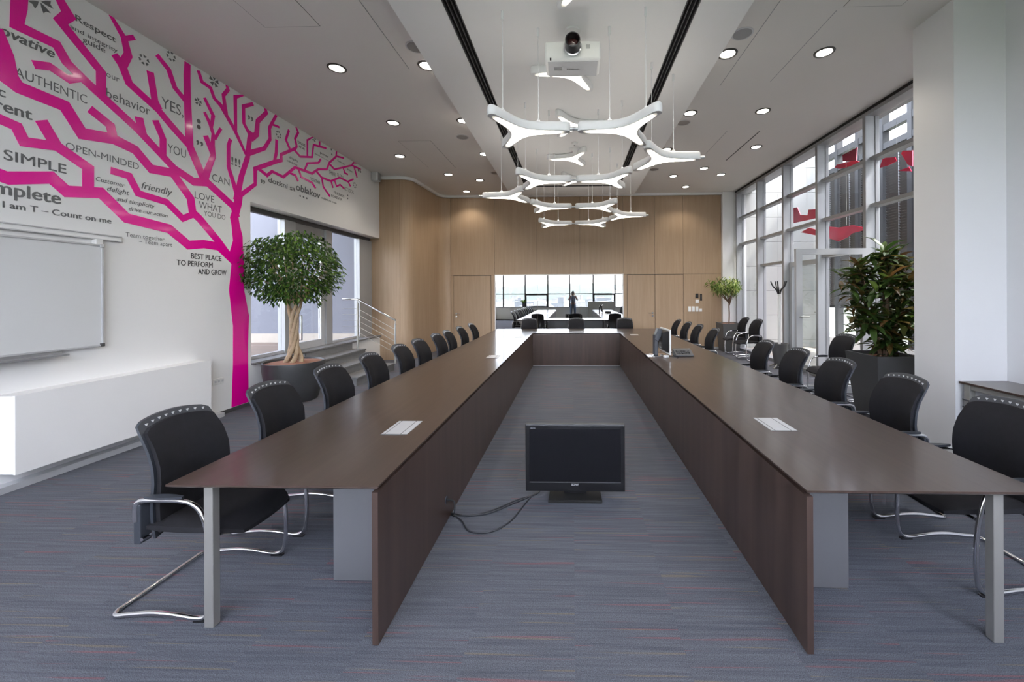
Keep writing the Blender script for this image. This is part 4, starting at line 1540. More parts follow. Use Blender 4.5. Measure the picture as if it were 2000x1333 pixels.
def top(x0, x1, y0, y1, m):
    """thin top with an undercut edge"""
    e = 0.022
    mb = MB()
    q = [(x0, y0), (x1, y0), (x1, y1), (x0, y1)]
    r = [(x0 + e, y0 + e), (x1 - e, y0 + e), (x1 - e, y1 - e), (x0 + e, y1 - e)]
    vs = [(x - TO.x, y - TO.y, 0.74) for x, y in q] + [(x - TO.x, y - TO.y, 0.731) for x, y in q] + [(x - TO.x, y - TO.y, 0.716) for x, y in r]
    fs = [(0, 1, 2, 3), (11, 10, 9, 8)]
    for k in range(4):
        k2 = (k + 1) % 4
        fs += [(k, 4 + k, 4 + k2, k2), (4 + k, 8 + k, 8 + k2, 4 + k2)]
    mb.add(vs, fs)
    return obj('tabletop', mb, m, tbl)


top(TLO, TLI, TY0, TY1, M['wenge_h'])
top(TRI, TRO, TY0, TY1, M['wenge_h'])
top(TLI + 0.002, TRI - 0.002, TYI, TY1, M['wenge_x'])
PT = 0.028
tb_box('inner_panel', TLI - PT, TLI, TY0, TYI + PT, 0.004, 0.712, M['wenge_v'])
tb_box('inner_panel', TRI, TRI + PT, TY0, TYI + PT, 0.004, 0.712, M['wenge_v'])
tb_box('inner_panel', TLI, TRI, TYI, TYI + PT, 0.012, 0.712, M['wenge_v'])
tb_box('floor_trim', TLI, TRI, TYI - 0.004, TYI + 0.01, 0.0, 0.011, M['alu_l'])
# metal cable ducts behind the inner panels, in sheets
n = 8
for k in range(n):
    a = 2.20 + (9.30 - 2.20) * k / n
    b = 2.20 + (9.30 - 2.20) * (k + 1) / n - 0.004
    tb_box('metal_panel', -1.365, TLI - PT - 0.001, a, b, 0.01, 0.714, M['brushed'])
    tb_box('metal_panel', TRI + PT + 0.001, 1.50, a, b, 0.01, 0.714, M['brushed'])
for k in range(3):
    a = TLI + (TRI - TLI) * k / 3
    b = TLI + (TRI - TLI) * (k + 1) / 3 - 0.004
    tb_box('metal_panel', a, b, TYI + PT + 0.001, 9.30, 0.01, 0.714, M['brushed'])
for x in (TLO + 0.13, TRO - 0.12):
    for y in (1.90, 4.45, 7.0, 9.55):
        tb_box('leg', x - 0.023, x + 0.023, y - 0.020, y + 0.020, 0.0, 0.718, M['steel'], bevel=0.003)


def cable_lid(x, y, w, d):
    o = tb_box('cable_lid', x - w / 2, x + w / 2, y - d / 2, y + d / 2, 0.738, 0.7425, M['alu_l'], bevel=0.001)
    tb = MB()
    tb.box(x - w / 2 - TO.x + w * 0.14 - 0.002, x - w / 2 - TO.x + w * 0.14 + 0.002, y - d / 2 - TO.y, y + d / 2 - TO.y, 0.742, 0.7432)
    tb.box(x + w / 2 - TO.x - w * 0.24 - 0.002, x + w / 2 - TO.x - w * 0.24 + 0.002, y - d / 2 - TO.y, y + d / 2 - TO.y, 0.742, 0.7432)
    obj('lid_groove', tb, M['alu_d'], o)
    o2 = tb_box('lid_lip', x - w / 2, x + w / 2, y - d / 2 - 0.008, y - d / 2, 0.738, 0.7432, M['alu_d'])


cable_lid(-1.14, 2.60, 0.165, 0.26)
cable_lid(1.355, 2.70, 0.165, 0.26)
cable_lid(-1.13, 5.55, 0.165, 0.26)
cable_lid(-1.11, 8.05, 0.165, 0.24)
cable_lid(1.31, 8.45, 0.165, 0.24)
cable_lid(0.10, 9.18, 0.24, 0.11)
hp = P(871, 977, 0, TLI)
obj('cable_port', MB().tube([(TLI - TO.x - 0.003, hp.y - TO.y, hp.z), (TLI - TO.x + 0.006, hp.y - TO.y, hp.z)], 0.026, 14), M['slate'], tbl, smooth=40)

# ================================================================== CHAIRS
ZB = [(0.375, -0.235, 0.198), (0.45, -0.238, 0.208), (0.55, -0.236, 0.214), (0.65, -0.226, 0.214), (0.74, -0.226, 0.213), (0.82, -0.246, 0.210), (0.90, -0.286, 0.204), (0.96, -0.318, 0.194), (1.0, -0.338, 0.186)]


def prof(z):
    for i in range(len(ZB) - 1):
        if z <= ZB[i + 1][0] or i == len(ZB) - 2:
            t = (z - ZB[i][0]) / (ZB[i + 1][0] - ZB[i][0])
            t = max(0.0, min(1.0, t))
            return ZB[i][1] + (ZB[i + 1][1] - ZB[i][1]) * t, ZB[i][2] + (ZB[i + 1][2] - ZB[i][2]) * t


def sheet(z0, z1, sink, shrink_, t, dxo, nu=14, nv=18, bulge=0.0, rc=0.03):
    """curved back part: z0..z1 tall, shrink_ narrower each side, thickness t, arch of the top edge = sink"""
    def pt(u, v, sgn):
        zt = z1 - sink * (u * u) - 0.012 * max(0, abs(u) - 0.85) / 0.15
        z = z0 + (zt - z0) * v
        x, w = prof(z)
        y = u * (w - shrink_)
        ed = min(1.0, 2.2 * (1 - abs(u)) + 0.25) * min(1.0, 6 * (1 - v) + 0.3) * min(1.0, 6 * v + 0.3)
        return (x + dxo + 0.055 * u * u * (0.35 + 0.65 * min(1, (1.02 - z) / 0.35)) * 0.8 + sgn * (t / 2) * (1 if sgn < 0 else ed) + (bulge * ed if sgn > 0 else 0), y, z)
    mb = MB()
    vs, fs = [], []
    us = [-1 + 2 * i / nu for i in range(nu + 1)]
    for sgn in (1, -1):
        for u in us:
            for j in range(nv + 1):
                vs.append(pt(u, j / nv, sgn))
    W_ = nv + 1
    N = (nu + 1) * W_
    for i in range(nu):
        for j in range(nv):
            a = i * W_ + j
            fs.append((a, a + W_, a + W_ + 1, a + 1))
            fs.append((N + a, N + a + 1, N + a + W_ + 1, N + a + W_))
    for i in range(nu):
        for j in (0, nv):
            a = i * W_ + j
            fs.append((a, N + a, N + a + W_, a + W_) if j == 0 else (a, a + W_, N + a + W_, N + a))
    for j in range(nv):
        for i in (0, nu):
            a = i * W_ + j
            fs.append((a, a + 1, N + a + 1, N + a) if i == 0 else (a, N + a, N + a + 1, a + 1))
    mb.add(vs, fs)
    return mb


def make_chair():
    t = thing('conference_chair', 'chair', 'chair')
    obj('back_frame', sheet(0.375, 0.985, 0.026, 0.0, 0.026, -0.010), M['slate'], t, smooth=50)
    obj('backrest', sheet(0.40, 0.950, 0.026, 0.014, 0.034, 0.010, bulge=0.006), M['fabric'], t, smooth=50)
    st = MB()
    for k in range(9):
        u = -0.80 + 1.6 * k / 8
        z = 0.985 - 0.026 * u * u - 0.020
        x, w = prof(z)
        x += -0.010 + 0.055 * u * u * (0.35 + 0.65 * (1.02 - z) / 0.35) * 0.8 + 0.0135
        y = u * w
        st.prism([(y - 0.0065, z + 0.005), (y + 0.0065, z + 0.005), (y, z - 0.007)], 0, x - 0.004, x + 0.002)
    for k in range(6):
        y = (0.10, 0.13, 0.16)[k % 3]
        for sg in (-1, 1):
            zz = 0.47 + 0.03 * (k // 3) + 0.012 * (k % 3)
            st.box(-0.262, -0.255, sg * y - 0.005, sg * y + 0.005, zz - 0.005, zz + 0.005)
    stuff(obj('studs', st, M['stud'], t))

    def seat(u, v, top_):
        x = -0.225 + 0.465 * u
        y = (v * 2 - 1) * (0.222 - 0.06 * max(0, (u - 0.7) / 0.3) ** 2)
        z = 0.47 - 0.012 * math.sin(PI * u) + 0.012 * (v * 2 - 1) ** 2 - (0.045 * ((u - 0.65) / 0.35) ** 2 if u > 0.65 else 0)
        e = min(1, 5 * u + 0.3) * min(1, 5 * (1 - u) + 0.1) * min(1, 6 * v + 0.3) * min(1, 6 * (1 - v) + 0.3)
        return (x, y, z - 0.03 + 0.03 * e if top_ else z - 0.045 - 0.012 * e)
    nu, nv = 14, 12
    vs = [seat(i / nu, j / nv, tp) for tp in (True, False) for i in range(nu + 1) for j in range(nv + 1)]
    W_ = nv + 1
    N = (nu + 1) * W_
    fs = []
    for i in range(nu):
        for j in range(nv):
            a = i * W_ + j
            fs += [(a, a + W_, a + W_ + 1, a + 1), (N + a, N + a + 1, N + a + W_ + 1, N + a + W_)]
    for i in range(nu):
        fs += [(i * W_, N + i * W_, N + i * W_ + W_, i * W_ + W_), (i * W_ + nv, i * W_ + W_ + nv, N + i * W_ + W_ + nv, N + i * W_ + nv)]
    for j in range(nv):
        fs += [(j, j + 1, N + j + 1, N + j), (nu * W_ + j, N + nu * W_ + j, N + nu * W_ + j + 1, nu * W_ + j + 1)]
    obj('seat', MB().add(vs, fs), M['fabric'], t, smooth=50)
    YW = 0.248
    side = [(-0.250, YW, 0.490), (-0.250, YW, 0.565), (-0.225, YW, 0.594), (-0.16, YW, 0.600), (-0.02, YW, 0.600), (0.05, YW, 0.584), (0.095, YW, 0.54), (0.128, YW, 0.44),
            (0.148, YW, 0.30), (0.150, YW, 0.15), (0.138, YW, 0.055), (0.108, YW, 0.018), (0.05, YW, 0.014), (-0.06, YW, 0.028), (-0.17, YW, 0.032), (-0.29, YW, 0.020), (-0.360, YW, 0.013), (-0.385, YW - 0.03, 0.013)]
    path = smooth_path(side, 4)
    path2 = [Vector((p.x, -p.y, p.z)) for p in reversed(path)]
    obj('tube_frame', MB().tube(path + path2, 0.0118, 8), M['chrome'], t, smooth=60)
    for sg in (-1, 1):
        obj('armrest', MB().add([(-0.20 + 0.20 * u, sg * (YW + (v - 0.5) * 0.040 * math.sin(PI * min(1, max(0, u * 0.8 + 0.1)))), 0.611 + 0.012 * w) for w in (0, 1) for u in [i / 8 for i in range(9)] for v in (0, 1)],
                           [(2 * i, 2 * i + 2, 2 * i + 3, 2 * i + 1) for i in range(8)] + [(18 + 2 * i, 18 + 2 * i + 1, 18 + 2 * i + 3, 18 + 2 * i + 2) for i in range(8)]
                           + [(2 * i, 18 + 2 * i, 18 + 2 * i + 2, 2 * i + 2) for i in range(8)] + [(2 * i + 1, 2 * i + 3, 18 + 2 * i + 3, 18 + 2 * i + 1) for i in range(8)]
                           + [(0, 1, 19, 18), (16, 34, 35, 17)]), M['slate'], t)
        obj('side_bracket', MB().box(-0.262, -0.225, sg * 0.205 - 0.012 if sg > 0 else -0.25, 0.25 if sg > 0 else -0.205 + 0.012, 0.375, 0.575), M['slate'], t, bevel=0.006)
        obj('glide', MB().box(0.06, 0.13, sg * YW - 0.012, sg * YW + 0.012, 0.0, 0.008), M['blackp'], t)
    obj('cross_tube', MB().tube([(0.135, -YW, 0.40), (0.135, YW, 0.40)], 0.010, 8), M['chrome'], t, smooth=60)
    obj('cross_tube', MB().tube([(-0.22, -YW, 0.40), (-0.22, YW, 0.40)], 0.010, 8), M['chrome'], t, smooth=60)
    return t


proto = make_chair()
first = [True]
crn = random.Random(3)


def place_chair(x, y, rz, label, group):
    rz += crn.uniform(-0.03, 0.03)
    if first[0]:
        first[0] = False
        proto.location = (x, y, 0)
        proto.rotation_euler = (0, 0, rz)
        proto['label'] = label
        proto['group'] = group
        return proto
    return dup(proto, (x, y, 0), rz, label, group)


ORD = ['nearest', 'second', 'third', 'fourth', 'fifth', 'sixth', 'seventh', 'eighth', 'ninth', 'tenth']
for i, y in enumerate((2.17, 2.86, 3.57, 4.30, 5.05, 5.66, 6.42, 6.99, 7.78, 8.65)):
    w = {0: 'nearest black chair in the row left of the table', 9: 'farthest black chair in the row left of the table'}.get(i, ORD[i] + ' black chair from the camera in the row left of the table')
    place_chair(-1.955, y, 0, w, 'chairs left of the table')
for i, (x, y) in enumerate(((2.29, 2.42), (2.29, 3.15), (2.31, 3.92), (2.32, 4.65), (2.32, 5.42), (2.30, 7.30), (2.30, 8.18), (2.30, 8.95), (2.30, 9.80))):
    w = {0: 'black chair cut by the right edge, nearest of the right row', 8: 'farthest black chair in the row right of the table'}.get(i, ORD[i] + ' black chair from the camera in the row right of the table')
    place_chair(x, y, PI, w, 'chairs right of the table')
for i, x in enumerate((-1.15, 0.09, 1.35)):
    place_chair(x, 10.14, -PI / 2, ('black chair at the left end of the far cross table', 'black chair at the middle of the far cross table', 'black chair at the right end of the far cross table')[i], 'chairs behind the cross table')
for x, y, r, lab in ((4.24, 10.50, PI, 'black chair by the glazing next to the small potted tree'), (4.22, 9.72, PI + 0.1, 'second black chair by the glazing, nearer the coat stand'),
                     (3.92, 6.18, PI + 0.12, 'black chair in front of the open glass door'), (4.16, 5.67, PI + 0.05, 'black chair half hidden behind the charcoal planter of the croton')):
    place_chair(x, y, r, lab, 'spare chairs along the glazing')

# ================================================================== TELEVISION AND CABLES
TVY = 3.13
tv = thing('television', 'black flat television standing on the carpet inside the table', 'television', (0.01, TVY, 0))
obj('base', MB().prism([(-0.21, -0.07), (0.21, -0.07), (0.20, 0.19), (-0.20, 0.19)], 2, 0.0, 0.022), M['matte_bk'], tv, bevel=0.004)
obj('neck', MB().box(-0.09, 0.09, 0.05, 0.09, 0.02, 0.14), M['blackp'], tv)
tz0, tz1 = 0.058, 0.590
obj('bezel', MB().box(-0.395, 0.395, 0.0, 0.045, tz0, tz1), M['blackp'], tv, bevel=0.006)
obj('rear_housing', MB().prism([(-0.33, 0.045), (0.33, 0.045), (0.25, 0.105), (-0.25, 0.105)], 2, tz0 + 0.04, tz1 - 0.03), M['blackp'], tv)
obj('screen', MB().box(-0.362, 0.362, -0.0015, 0.01, tz0 + 0.078, tz1 - 0.038), M['screen'], tv)
obj('trim_strip', MB().box(-0.362, 0.362, -0.004, 0.004, tz0 + 0.069, tz0 + 0.075), M['alu_d'], tv)
obj('top_strip', MB().box(-0.39, 0.39, -0.003, 0.004, tz1 - 0.014, tz1 - 0.009), M['alu_d'], tv)
obj('lettering', area_text('SONY', (-0.028, -0.002, tz0 + 0.048), (1, 0, 0), (0, 0, 1), 0.056, None, 0.02), M['stud'], tv)
obj('lettering', area_text('BRAVIA', (-0.352, -0.002, tz1 - 0.034), (1, 0, 0), (0, 0, 1), 0.038, None, 0.01), M['alu_l'], tv)


def fl(px, py, z=0.006):
    return P(px, py, 2, z)


hx = Vector((TLI + 0.008, hp.y, hp.z))
back = Vector((-0.22, TVY + 0.10, 0.16))
for lab, pts, r in (
        ('grey cable lying straightest from the table port to the television', [fl(884, 1003), fl(910, 1008), fl(955, 1003), fl(1000, 985), fl(1040, 968)], 0.006),
        ('grey cable twisted next to the straighter one across the carpet', [fl(886, 1008), fl(925, 1007), fl(965, 996), fl(1010, 977), fl(1046, 966)], 0.006),
        ('grey cable looping lowest toward the camera on the carpet', [fl(883, 1004), fl(902, 1018), fl(914, 1036), fl(938, 1041), fl(968, 1036), fl(1000, 1016), fl(1025, 985), fl(1040, 968)], 0.006)):
    end = pts[-1]
    path = [hx, hx + Vector((0.05, 0, -0.012)), Vector((hx.x + 0.055, hx.y - 0.01, hx.z * 0.5))] + pts + [Vector((-0.27, TVY + 0.13, 0.02)), back]
    o = obj('cable', MB().tube(smooth_path(path, 6), r, 6), M['cord'], smooth=60)
    tag(o, lab, 'cable', 'television cables')

# ================================================================== THINGS ON THE RIGHT TABLE
mo = thing('monitor', 'monitor seen edge-on with white side frame on the right table', 'monitor', (1.22, 5.66, 0.74), 0.05)
obj('base', MB().prism([(-0.10, -0.15), (0.12, -0.12), (0.12, 0.12), (-0.10, 0.15)], 2, 0.0, 0.012), M['chrome'], mo, bevel=0.003)
obj('stand', MB().box(-0.075, -0.02, -0.05, 0.05, 0.01, 0.30), M['slate'], mo, bevel=0.01)
obj('stand_arm', MB().prism([(-0.075, 0.24), (-0.02, 0.20), (0.03, 0.30), (0.03, 0.38), (-0.02, 0.39)], 1, -0.06, 0.06), M['slate'], mo, bevel=0.008)
obj('housing', MB().add([(0.085, -0.22, 0.06), (0.085, 0.22, 0.06), (0.085, 0.22, 0.37), (0.085, -0.22, 0.37), (0.02, -0.12, 0.10), (0.02, 0.12, 0.10), (0.02, 0.12, 0.33), (0.02, -0.12, 0.33)],
                        [(0, 1, 2, 3), (7, 6, 5, 4), (0, 4, 5, 1), (1, 5, 6, 2), (2, 6, 7, 3), (3, 7, 4, 0)]), M['blackp'], mo, bevel=0.01)
obj('front_frame', MB().box(0.085, 0.107, -0.24, 0.24, 0.04, 0.385), M['whitep'], mo, bevel=0.004)
obj('screen', MB().box(0.105, 0.109, -0.22, 0.22, 0.06, 0.365), M['screen'], mo)
obj('clamp', MB().box(-0.185, -0.10, -0.03, 0.03, -0.035, 0.0).box(-0.185, -0.17, -0.03, 0.03, -0.035, 0.02).box(-0.185, -0.08, -0.03, 0.03, 0.0, 0.016), M['chrome'], mo, bevel=0.003)
kp = P(1334, 694, 2, 0.75)
ph = thing('control_pad', 'black wedge shaped control pad with keys beside the monitor', 'keypad', (kp.x, kp.y, 0.74), 0.0)
obj('body', MB().add(
    [(x, y, z) for x in (-0.125, 0.125) for y, z in ((-0.10, 0.004), (0.10, 0.004), (0.10, 0.095), (-0.10, 0.022))],
    [(0, 1, 2, 3), (7, 6, 5, 4), (0, 4, 5, 1), (1, 5, 6, 2), (2, 6, 7, 3), (3, 7, 4, 0)]), M['slate'], ph, bevel=0.005)
km = MB()
for i in range(6):
    for j in range(3):
        x, y = -0.10 + 0.033 * i, -0.06 + 0.035 * j
        z = 0.024 + (y + 0.10) / 0.20 * 0.073
        km.box(x, x + 0.024, y, y + 0.022, z - 0.002, z + 0.007)
stuff(obj('keys', km, M['blackp'], ph))
obj('foot', MB().box(-0.11, 0.11, -0.07, 0.07, 0.0, 0.005), M['blackp'], ph)
kp = P(1307, 686, 2, 0.76)
ms = thing('computer_mouse', 'small white mouse on a dark pad behind the monitor edge', 'mouse', (kp.x, kp.y, 0.74))
obj('shell', MB().lathe([(0.034, 0.006), (0.036, 0.016), (0.028, 0.030), (0.012, 0.037)], 14), M['whitep'], ms, smooth=60)
obj('base', MB().lathe([(0.052, 0), (0.050, 0.007)], 16), M['blackp'], ms)
kp = P(1301, 697, 2, 0.75)
ad = thing('power_adapter', 'small white adapter lying at the foot of the monitor', 'adapter', (kp.x, kp.y, 0.74), 0.5)
obj('body', MB().box(-0.035, 0.035, -0.02, 0.02, 0, 0.03), M['whitep'], ad, bevel=0.005)
obj('cord', MB().tube(smooth_path([(0.035, 0, 0.012), (0.10, -0.03, 0.006), (0.13, -0.10, 0.005), (0.06, -0.16, 0.005)], 6), 0.004, 6), M['cord'], ad, smooth=60)

# side table by the right wall
sd_ = thing('side_table', 'dark topped side table with shiny steel legs against the right wall', 'table', (4.06, 3.0, 0))
obj('tabletop', MB().box(-0.235, 0.235, -1.1, 1.02, 0.722, 0.742), M['wenge_h'], sd_, bevel=0.002)
for y in (-1.02, 0.955):
    for x in (-0.195, 0.195):
        obj('leg', MB().box(x - 0.028, x + 0.028, y - 0.028, y + 0.028, 0, 0.722), M['steel'], sd_, bevel=0.003)
for x in (-0.195, 0.195):
    obj('apron', MB().box(x - 0.02, x + 0.02, -0.99, 0.925, 0.675, 0.722), M['steel'], sd_, bevel=0.002)
for z in (0.50, 0.57):
    obj('clamp_ring', MB().box(-0.232, -0.158, 0.918, 0.992, z - 0.006, z + 0.006), M['chrome'], sd_)

# ================================================================== PLANTS
lr = random.Random(11)


def leaf_verts(p, d, up, L, Wd, fold=0.25, droop=0.2):
    """a folded pointed leaf of six faces; returns vertices and faces"""
    d = d.normalized()
    s = d.cross(up)
    s = s.normalized() if s.length > 1e-5 else d.orthogonal().normalized()
    u = s.cross(d)
    def q(a, b, c):
        return p + d * (a * L) + s * (b * Wd) + u * (c * L)
    vs = [q(0, 0, 0), q(0.3, 0.42, fold * 0.25 - droop * 0.05), q(0.3, -0.42, fold * 0.25 - droop * 0.05), q(0.35, 0, -droop * 0.08),
          q(0.7, 0.36, fold * 0.2 - droop * 0.30), q(0.7, -0.36, fold * 0.2 - droop * 0.30), q(0.72, 0, -droop * 0.38), q(1.0, 0, -droop * 0.8)]
    fs = [(0, 1, 3), (0, 3, 2), (1, 4, 6, 3), (3, 6, 5, 2), (4, 7, 6), (6, 7, 5)]
    return vs, fs


def leaf_small(p, d, up, L, Wd):
    d = d.normalized()
    s = d.cross(up)
    s = s.normalized() if s.length > 1e-5 else d.orthogonal().normalized()
    u = s.cross(d)
    vs = [p, p + d * L * 0.45 + s * Wd * 0.5 + u * L * 0.06, p + d * L - u * L * 0.12, p + d * L * 0.45 - s * Wd * 0.5 + u * L * 0.06]
    return vs, [(0, 1, 2), (0, 2, 3)]


# big ficus with the braided trunk
fz = thing('potted_ficus', 'big round-crowned ficus with braided trunk in a charcoal tub', 'plant', (-4.35, 6.03, 0))
obj('pot', MB().lathe([(0.30, 0.0), (0.32, 0.02), (0.38, 0.25), (0.414, 0.48), (0.42, 0.585), (0.418, 0.60), (0.395, 0.60), (0.385, 0.56)], 40, cap1=False), M['pot'], fz, smooth=40)
obj('soil', MB().lathe([(0.39, 0.50), (0.39, 0.572), (0.2, 0.588), (0.02, 0.592)], 32), M['soil'], fz, smooth=50)
for k in range(5):
    pts = []
    for i in range(19):
        t = i / 18
        z = 0.57 + t * 1.05
        a = 2 * PI * k / 5 + t * 5.2
        r = 0.115 * (1 - t * 2.6) if t < 0.25 else (0.040 + (0.0 if t < 0.66 else (t - 0.66) * 0.24))
        pts.append((r * math.cos(a), r * math.sin(a), z))
    obj('trunk', MB().tube(smooth_path(pts, 2), [0.034 - 0.014 * i / 36 for i in range(37)], 8), M['bark'], fz, smooth=60)
br = MB()
CZ, RX, RZ = 2.02, 0.66, 0.585
for k in range(26):
    a, e = lr.uniform(0, 2 * PI), lr.uniform(-0.1, 1.3)
    tip = Vector((math.cos(a) * math.cos(e) * RX * 0.8, math.sin(a) * math.cos(e) * RX * 0.8, CZ - 0.1 + math.sin(e) * RZ * 0.7))
    b0 = Vector((0.1 * math.cos(a), 0.1 * math.sin(a), 1.52))
    br.tube(smooth_path([b0, b0.lerp(tip, 0.5) + Vector((0, 0, 0.05)), tip], 3), [0.012, 0.011, 0.01, 0.008, 0.006, 0.005, 0.004], 5)
stuff(obj('branches', br, M['bark'], fz, smooth=60))
lf = MB()
for k in range(4300):
    v = Vector((lr.gauss(0, 1), lr.gauss(0, 1), lr.gauss(0, 1))).normalized()
    r = lr.uniform(0.35, 1.0) ** 0.45 * (1 + 0.10 * math.sin(5 * v.x + 3) * math.cos(4 * v.z + v.y * 3))
    p = Vector((v.x * RX * r, v.y * RX * r, CZ + v.z * RZ * r + (0.02 if v.z > 0 else 0)))
    if p.z < 1.50 + 0.25 * lr.random() and Vector((p.x, p.y)).length < 0.3:
        continue
    if p.x < -0.43:
        p.x = -0.43 + lr.uniform(-0.005, 0.03)
    d = Vector((v.x + lr.uniform(-.6, .6), v.y + lr.uniform(-.6, .6), -0.55 + lr.uniform(-.5, .35)))
    if p.x < -0.36:
        d.x = abs(d.x) * 0.4
    vs, fs = leaf_small(p, d, Vector((v.x * 0.5 + lr.uniform(-.4, .4), v.y * 0.5 + lr.uniform(-.4, .4), 1)), lr.uniform(0.06, 0.09), lr.uniform(0.032, 0.042))
    lf.add(vs, fs)
stuff(obj('foliage', lf, M['ficus'], fz, fix=False))

# small ficus with long leaves by the far glazing
fa = thing('potted_tree', 'small long-leaved tree in a square grey planter in the far corner', 'plant', (4.36, 11.16, 0))
obj('pot', MB().lathe([(0.205, 0.0), (0.27, 0.79), (0.24, 0.79), (0.24, 0.74)], sq=True, cap1=False), M['pot_g'], fa)
obj('soil', MB().lathe([(0.238, 0.70), (0.238, 0.765)], sq=True), M['soil'], fa)
tr = MB()
obj('trunk', MB().tube(smooth_path([(0, 0, 0.75), (0.015, 0.01, 1.0), (0.0, -0.01, 1.25), (0.01, 0, 1.45)], 4), 0.018, 8), M['bark_d'], fa, smooth=60)
tips = []
for k in range(9):
    a = 2 * PI * k / 9 + lr.uniform(-.2, .2)
    R = lr.uniform(0.15, 0.55)
    tip = Vector((math.cos(a) * R - 0.10, math.sin(a) * R * 0.7, lr.uniform(1.78, 2.10)))
    tip.x = min(tip.x, 0.24)
    tips.append(tip)
    tr.tube(smooth_path([(0.01, 0, 1.42 - 0.02 * k), (tip.x * 0.5, tip.y * 0.5, 1.62), tip], 3), [0.013, 0.012, 0.011, 0.009, 0.007, 0.006, 0.004], 5)
stuff(obj('branches', tr, M['bark_d'], fa, smooth=60))
lf = MB()
for k in range(560):
    tip = lr.choice(tips)
    p = tip.lerp(Vector((0, 0, 1.55)), lr.uniform(0, 0.55)) + Vector((lr.gauss(0, .07), lr.gauss(0, .08), lr.gauss(0, .06)))
    p.x = min(p.x, 0.27)
    a = lr.uniform(0, 2 * PI)
    d = Vector((math.cos(a), math.sin(a), lr.uniform(-1.6, -0.3)))
    if p.x > 0.18:
        d.x = -abs(d.x)
    vs, fs = leaf_small(p, d, Vector((0, 0, 1)), lr.uniform(0.12, 0.20), lr.uniform(0.022, 0.032))
    lf.add(vs, fs)
stuff(obj('foliage', lf, M['alii'], fa, fix=False))

# croton in the big square planter
cr = thing('potted_croton', 'tall broad-leaved croton in a square charcoal planter by the pilaster', 'plant', (3.95, 5.14, 0))
obj('pot', MB().lathe([(0.20, 0.0), (0.285, 0.845), (0.255, 0.845), (0.25, 0.79)], sq=True, cap1=False), M['pot'], cr)
obj('soil', MB().lathe([(0.25, 0.74), (0.25, 0.80)], sq=True), M['soil'], cr)
heads = []
for k, (x, y, z) in enumerate(((0.0, -0.05, 2.12), (-0.33, 0.0, 1.95), (0.24, 0.05, 2.02), (-0.38, -0.1, 1.62), (0.18, -0.25, 1.75), (-0.12, -0.28, 1.78), (-0.15, 0.25, 1.9), (0.30, 0.15, 1.55),
                               (-0.30, -0.2, 1.32), (0.05, -0.3, 1.42), (0.28, -0.15, 1.25), (-0.1, 0.2, 1.35), (-0.05, -0.18, 1.08), (0.2, 0.1, 1.12))):
    x, y = x * 0.85 + 0.01, y * 0.9 + 0.03
    heads.append(Vector((x, y, z)))
    pts = smooth_path([(x * 0.15, y * 0.15, 0.79), (x * 0.35, y * 0.35, 0.79 + (z - 0.79) * 0.45), (x * 0.9, y * 0.9, z - 0.1), (x, y, z)], 3)
    obj('stem', MB().tube(pts, 0.013, 6), M['bark_d'], cr, smooth=60)
lms = []
for k in range(6):
    vs, fs = leaf_verts(Vector((0, 0, 0)), Vector((1, 0, 0)), Vector((0, 0, 1)), 0.19 + 0.02 * k, 0.088, 0.20, 0.20 + 0.10 * k)
    lms.append(mesh_of('croton_leaf', MB().add(vs, fs), M['croton'], 80, fix=False))
inner = MB()
for h in heads:
    for k in range(62):
        low = k >= 21
        a = k * 2.4 + lr.uniform(-.2, .2)
        e = 1.1 - 1.5 * ((k % 21) / 21) + lr.uniform(-.25, .25)
        q = h + (Vector((lr.gauss(0, .07), lr.gauss(0, .07), -lr.uniform(0.0, 0.24))) if low else Vector((0, 0, 0.02 - 0.16 * k / 21)))
        s = lr.uniform(0.75, 1.1)
        if low:
            d = Vector((math.cos(a) * math.cos(e), math.sin(a) * math.cos(e), math.sin(e)))
            vs, fs = leaf_verts(q, d, Vector((0, 0, 1)), 0.22 * s, 0.085 * s, 0.2, 0.4)
            inner.add(vs, fs)
            continue
        o = bpy.data.objects.new('leaf', lms[lr.randrange(6)])
        COL.objects.link(o)
        o.parent = cr
        o.location = q
        o.scale = (s, s, s)
        o.rotation_euler = (lr.uniform(-.4, .4), -e, a)
stuff(obj('inner_foliage', inner, M['croton'], cr, fix=False))

# plant on the rear window sill
sp_ = thing('sill_plant', 'small green plant in a dark tapered pot on the rear window sill', 'plant', (-3.05, YB - 0.02, 0.81))
obj('pot', MB().lathe([(0.06, 0), (0.10, 0.26), (0.085, 0.26), (0.08, 0.22)], 16, cap1=False), M['pot'], sp_, smooth=40)
obj('soil', MB().lathe([(0.082, 0.2), (0.082, 0.235)], 14), M['soil'], sp_)
for k in range(16):
    a = k * 2.4
    vs, fs = leaf_verts(Vector((0.02 * math.cos(a), 0.02 * math.sin(a), 0.23)), Vector((math.cos(a), math.sin(a) * 0.6, 1.6 - 0.07 * k)), Vector((-math.cos(a), -math.sin(a), 0.5)), 0.30, 0.07)
    obj('leaf', MB().add(vs, fs), M['ficus'], sp_, smooth=80, fix=False)

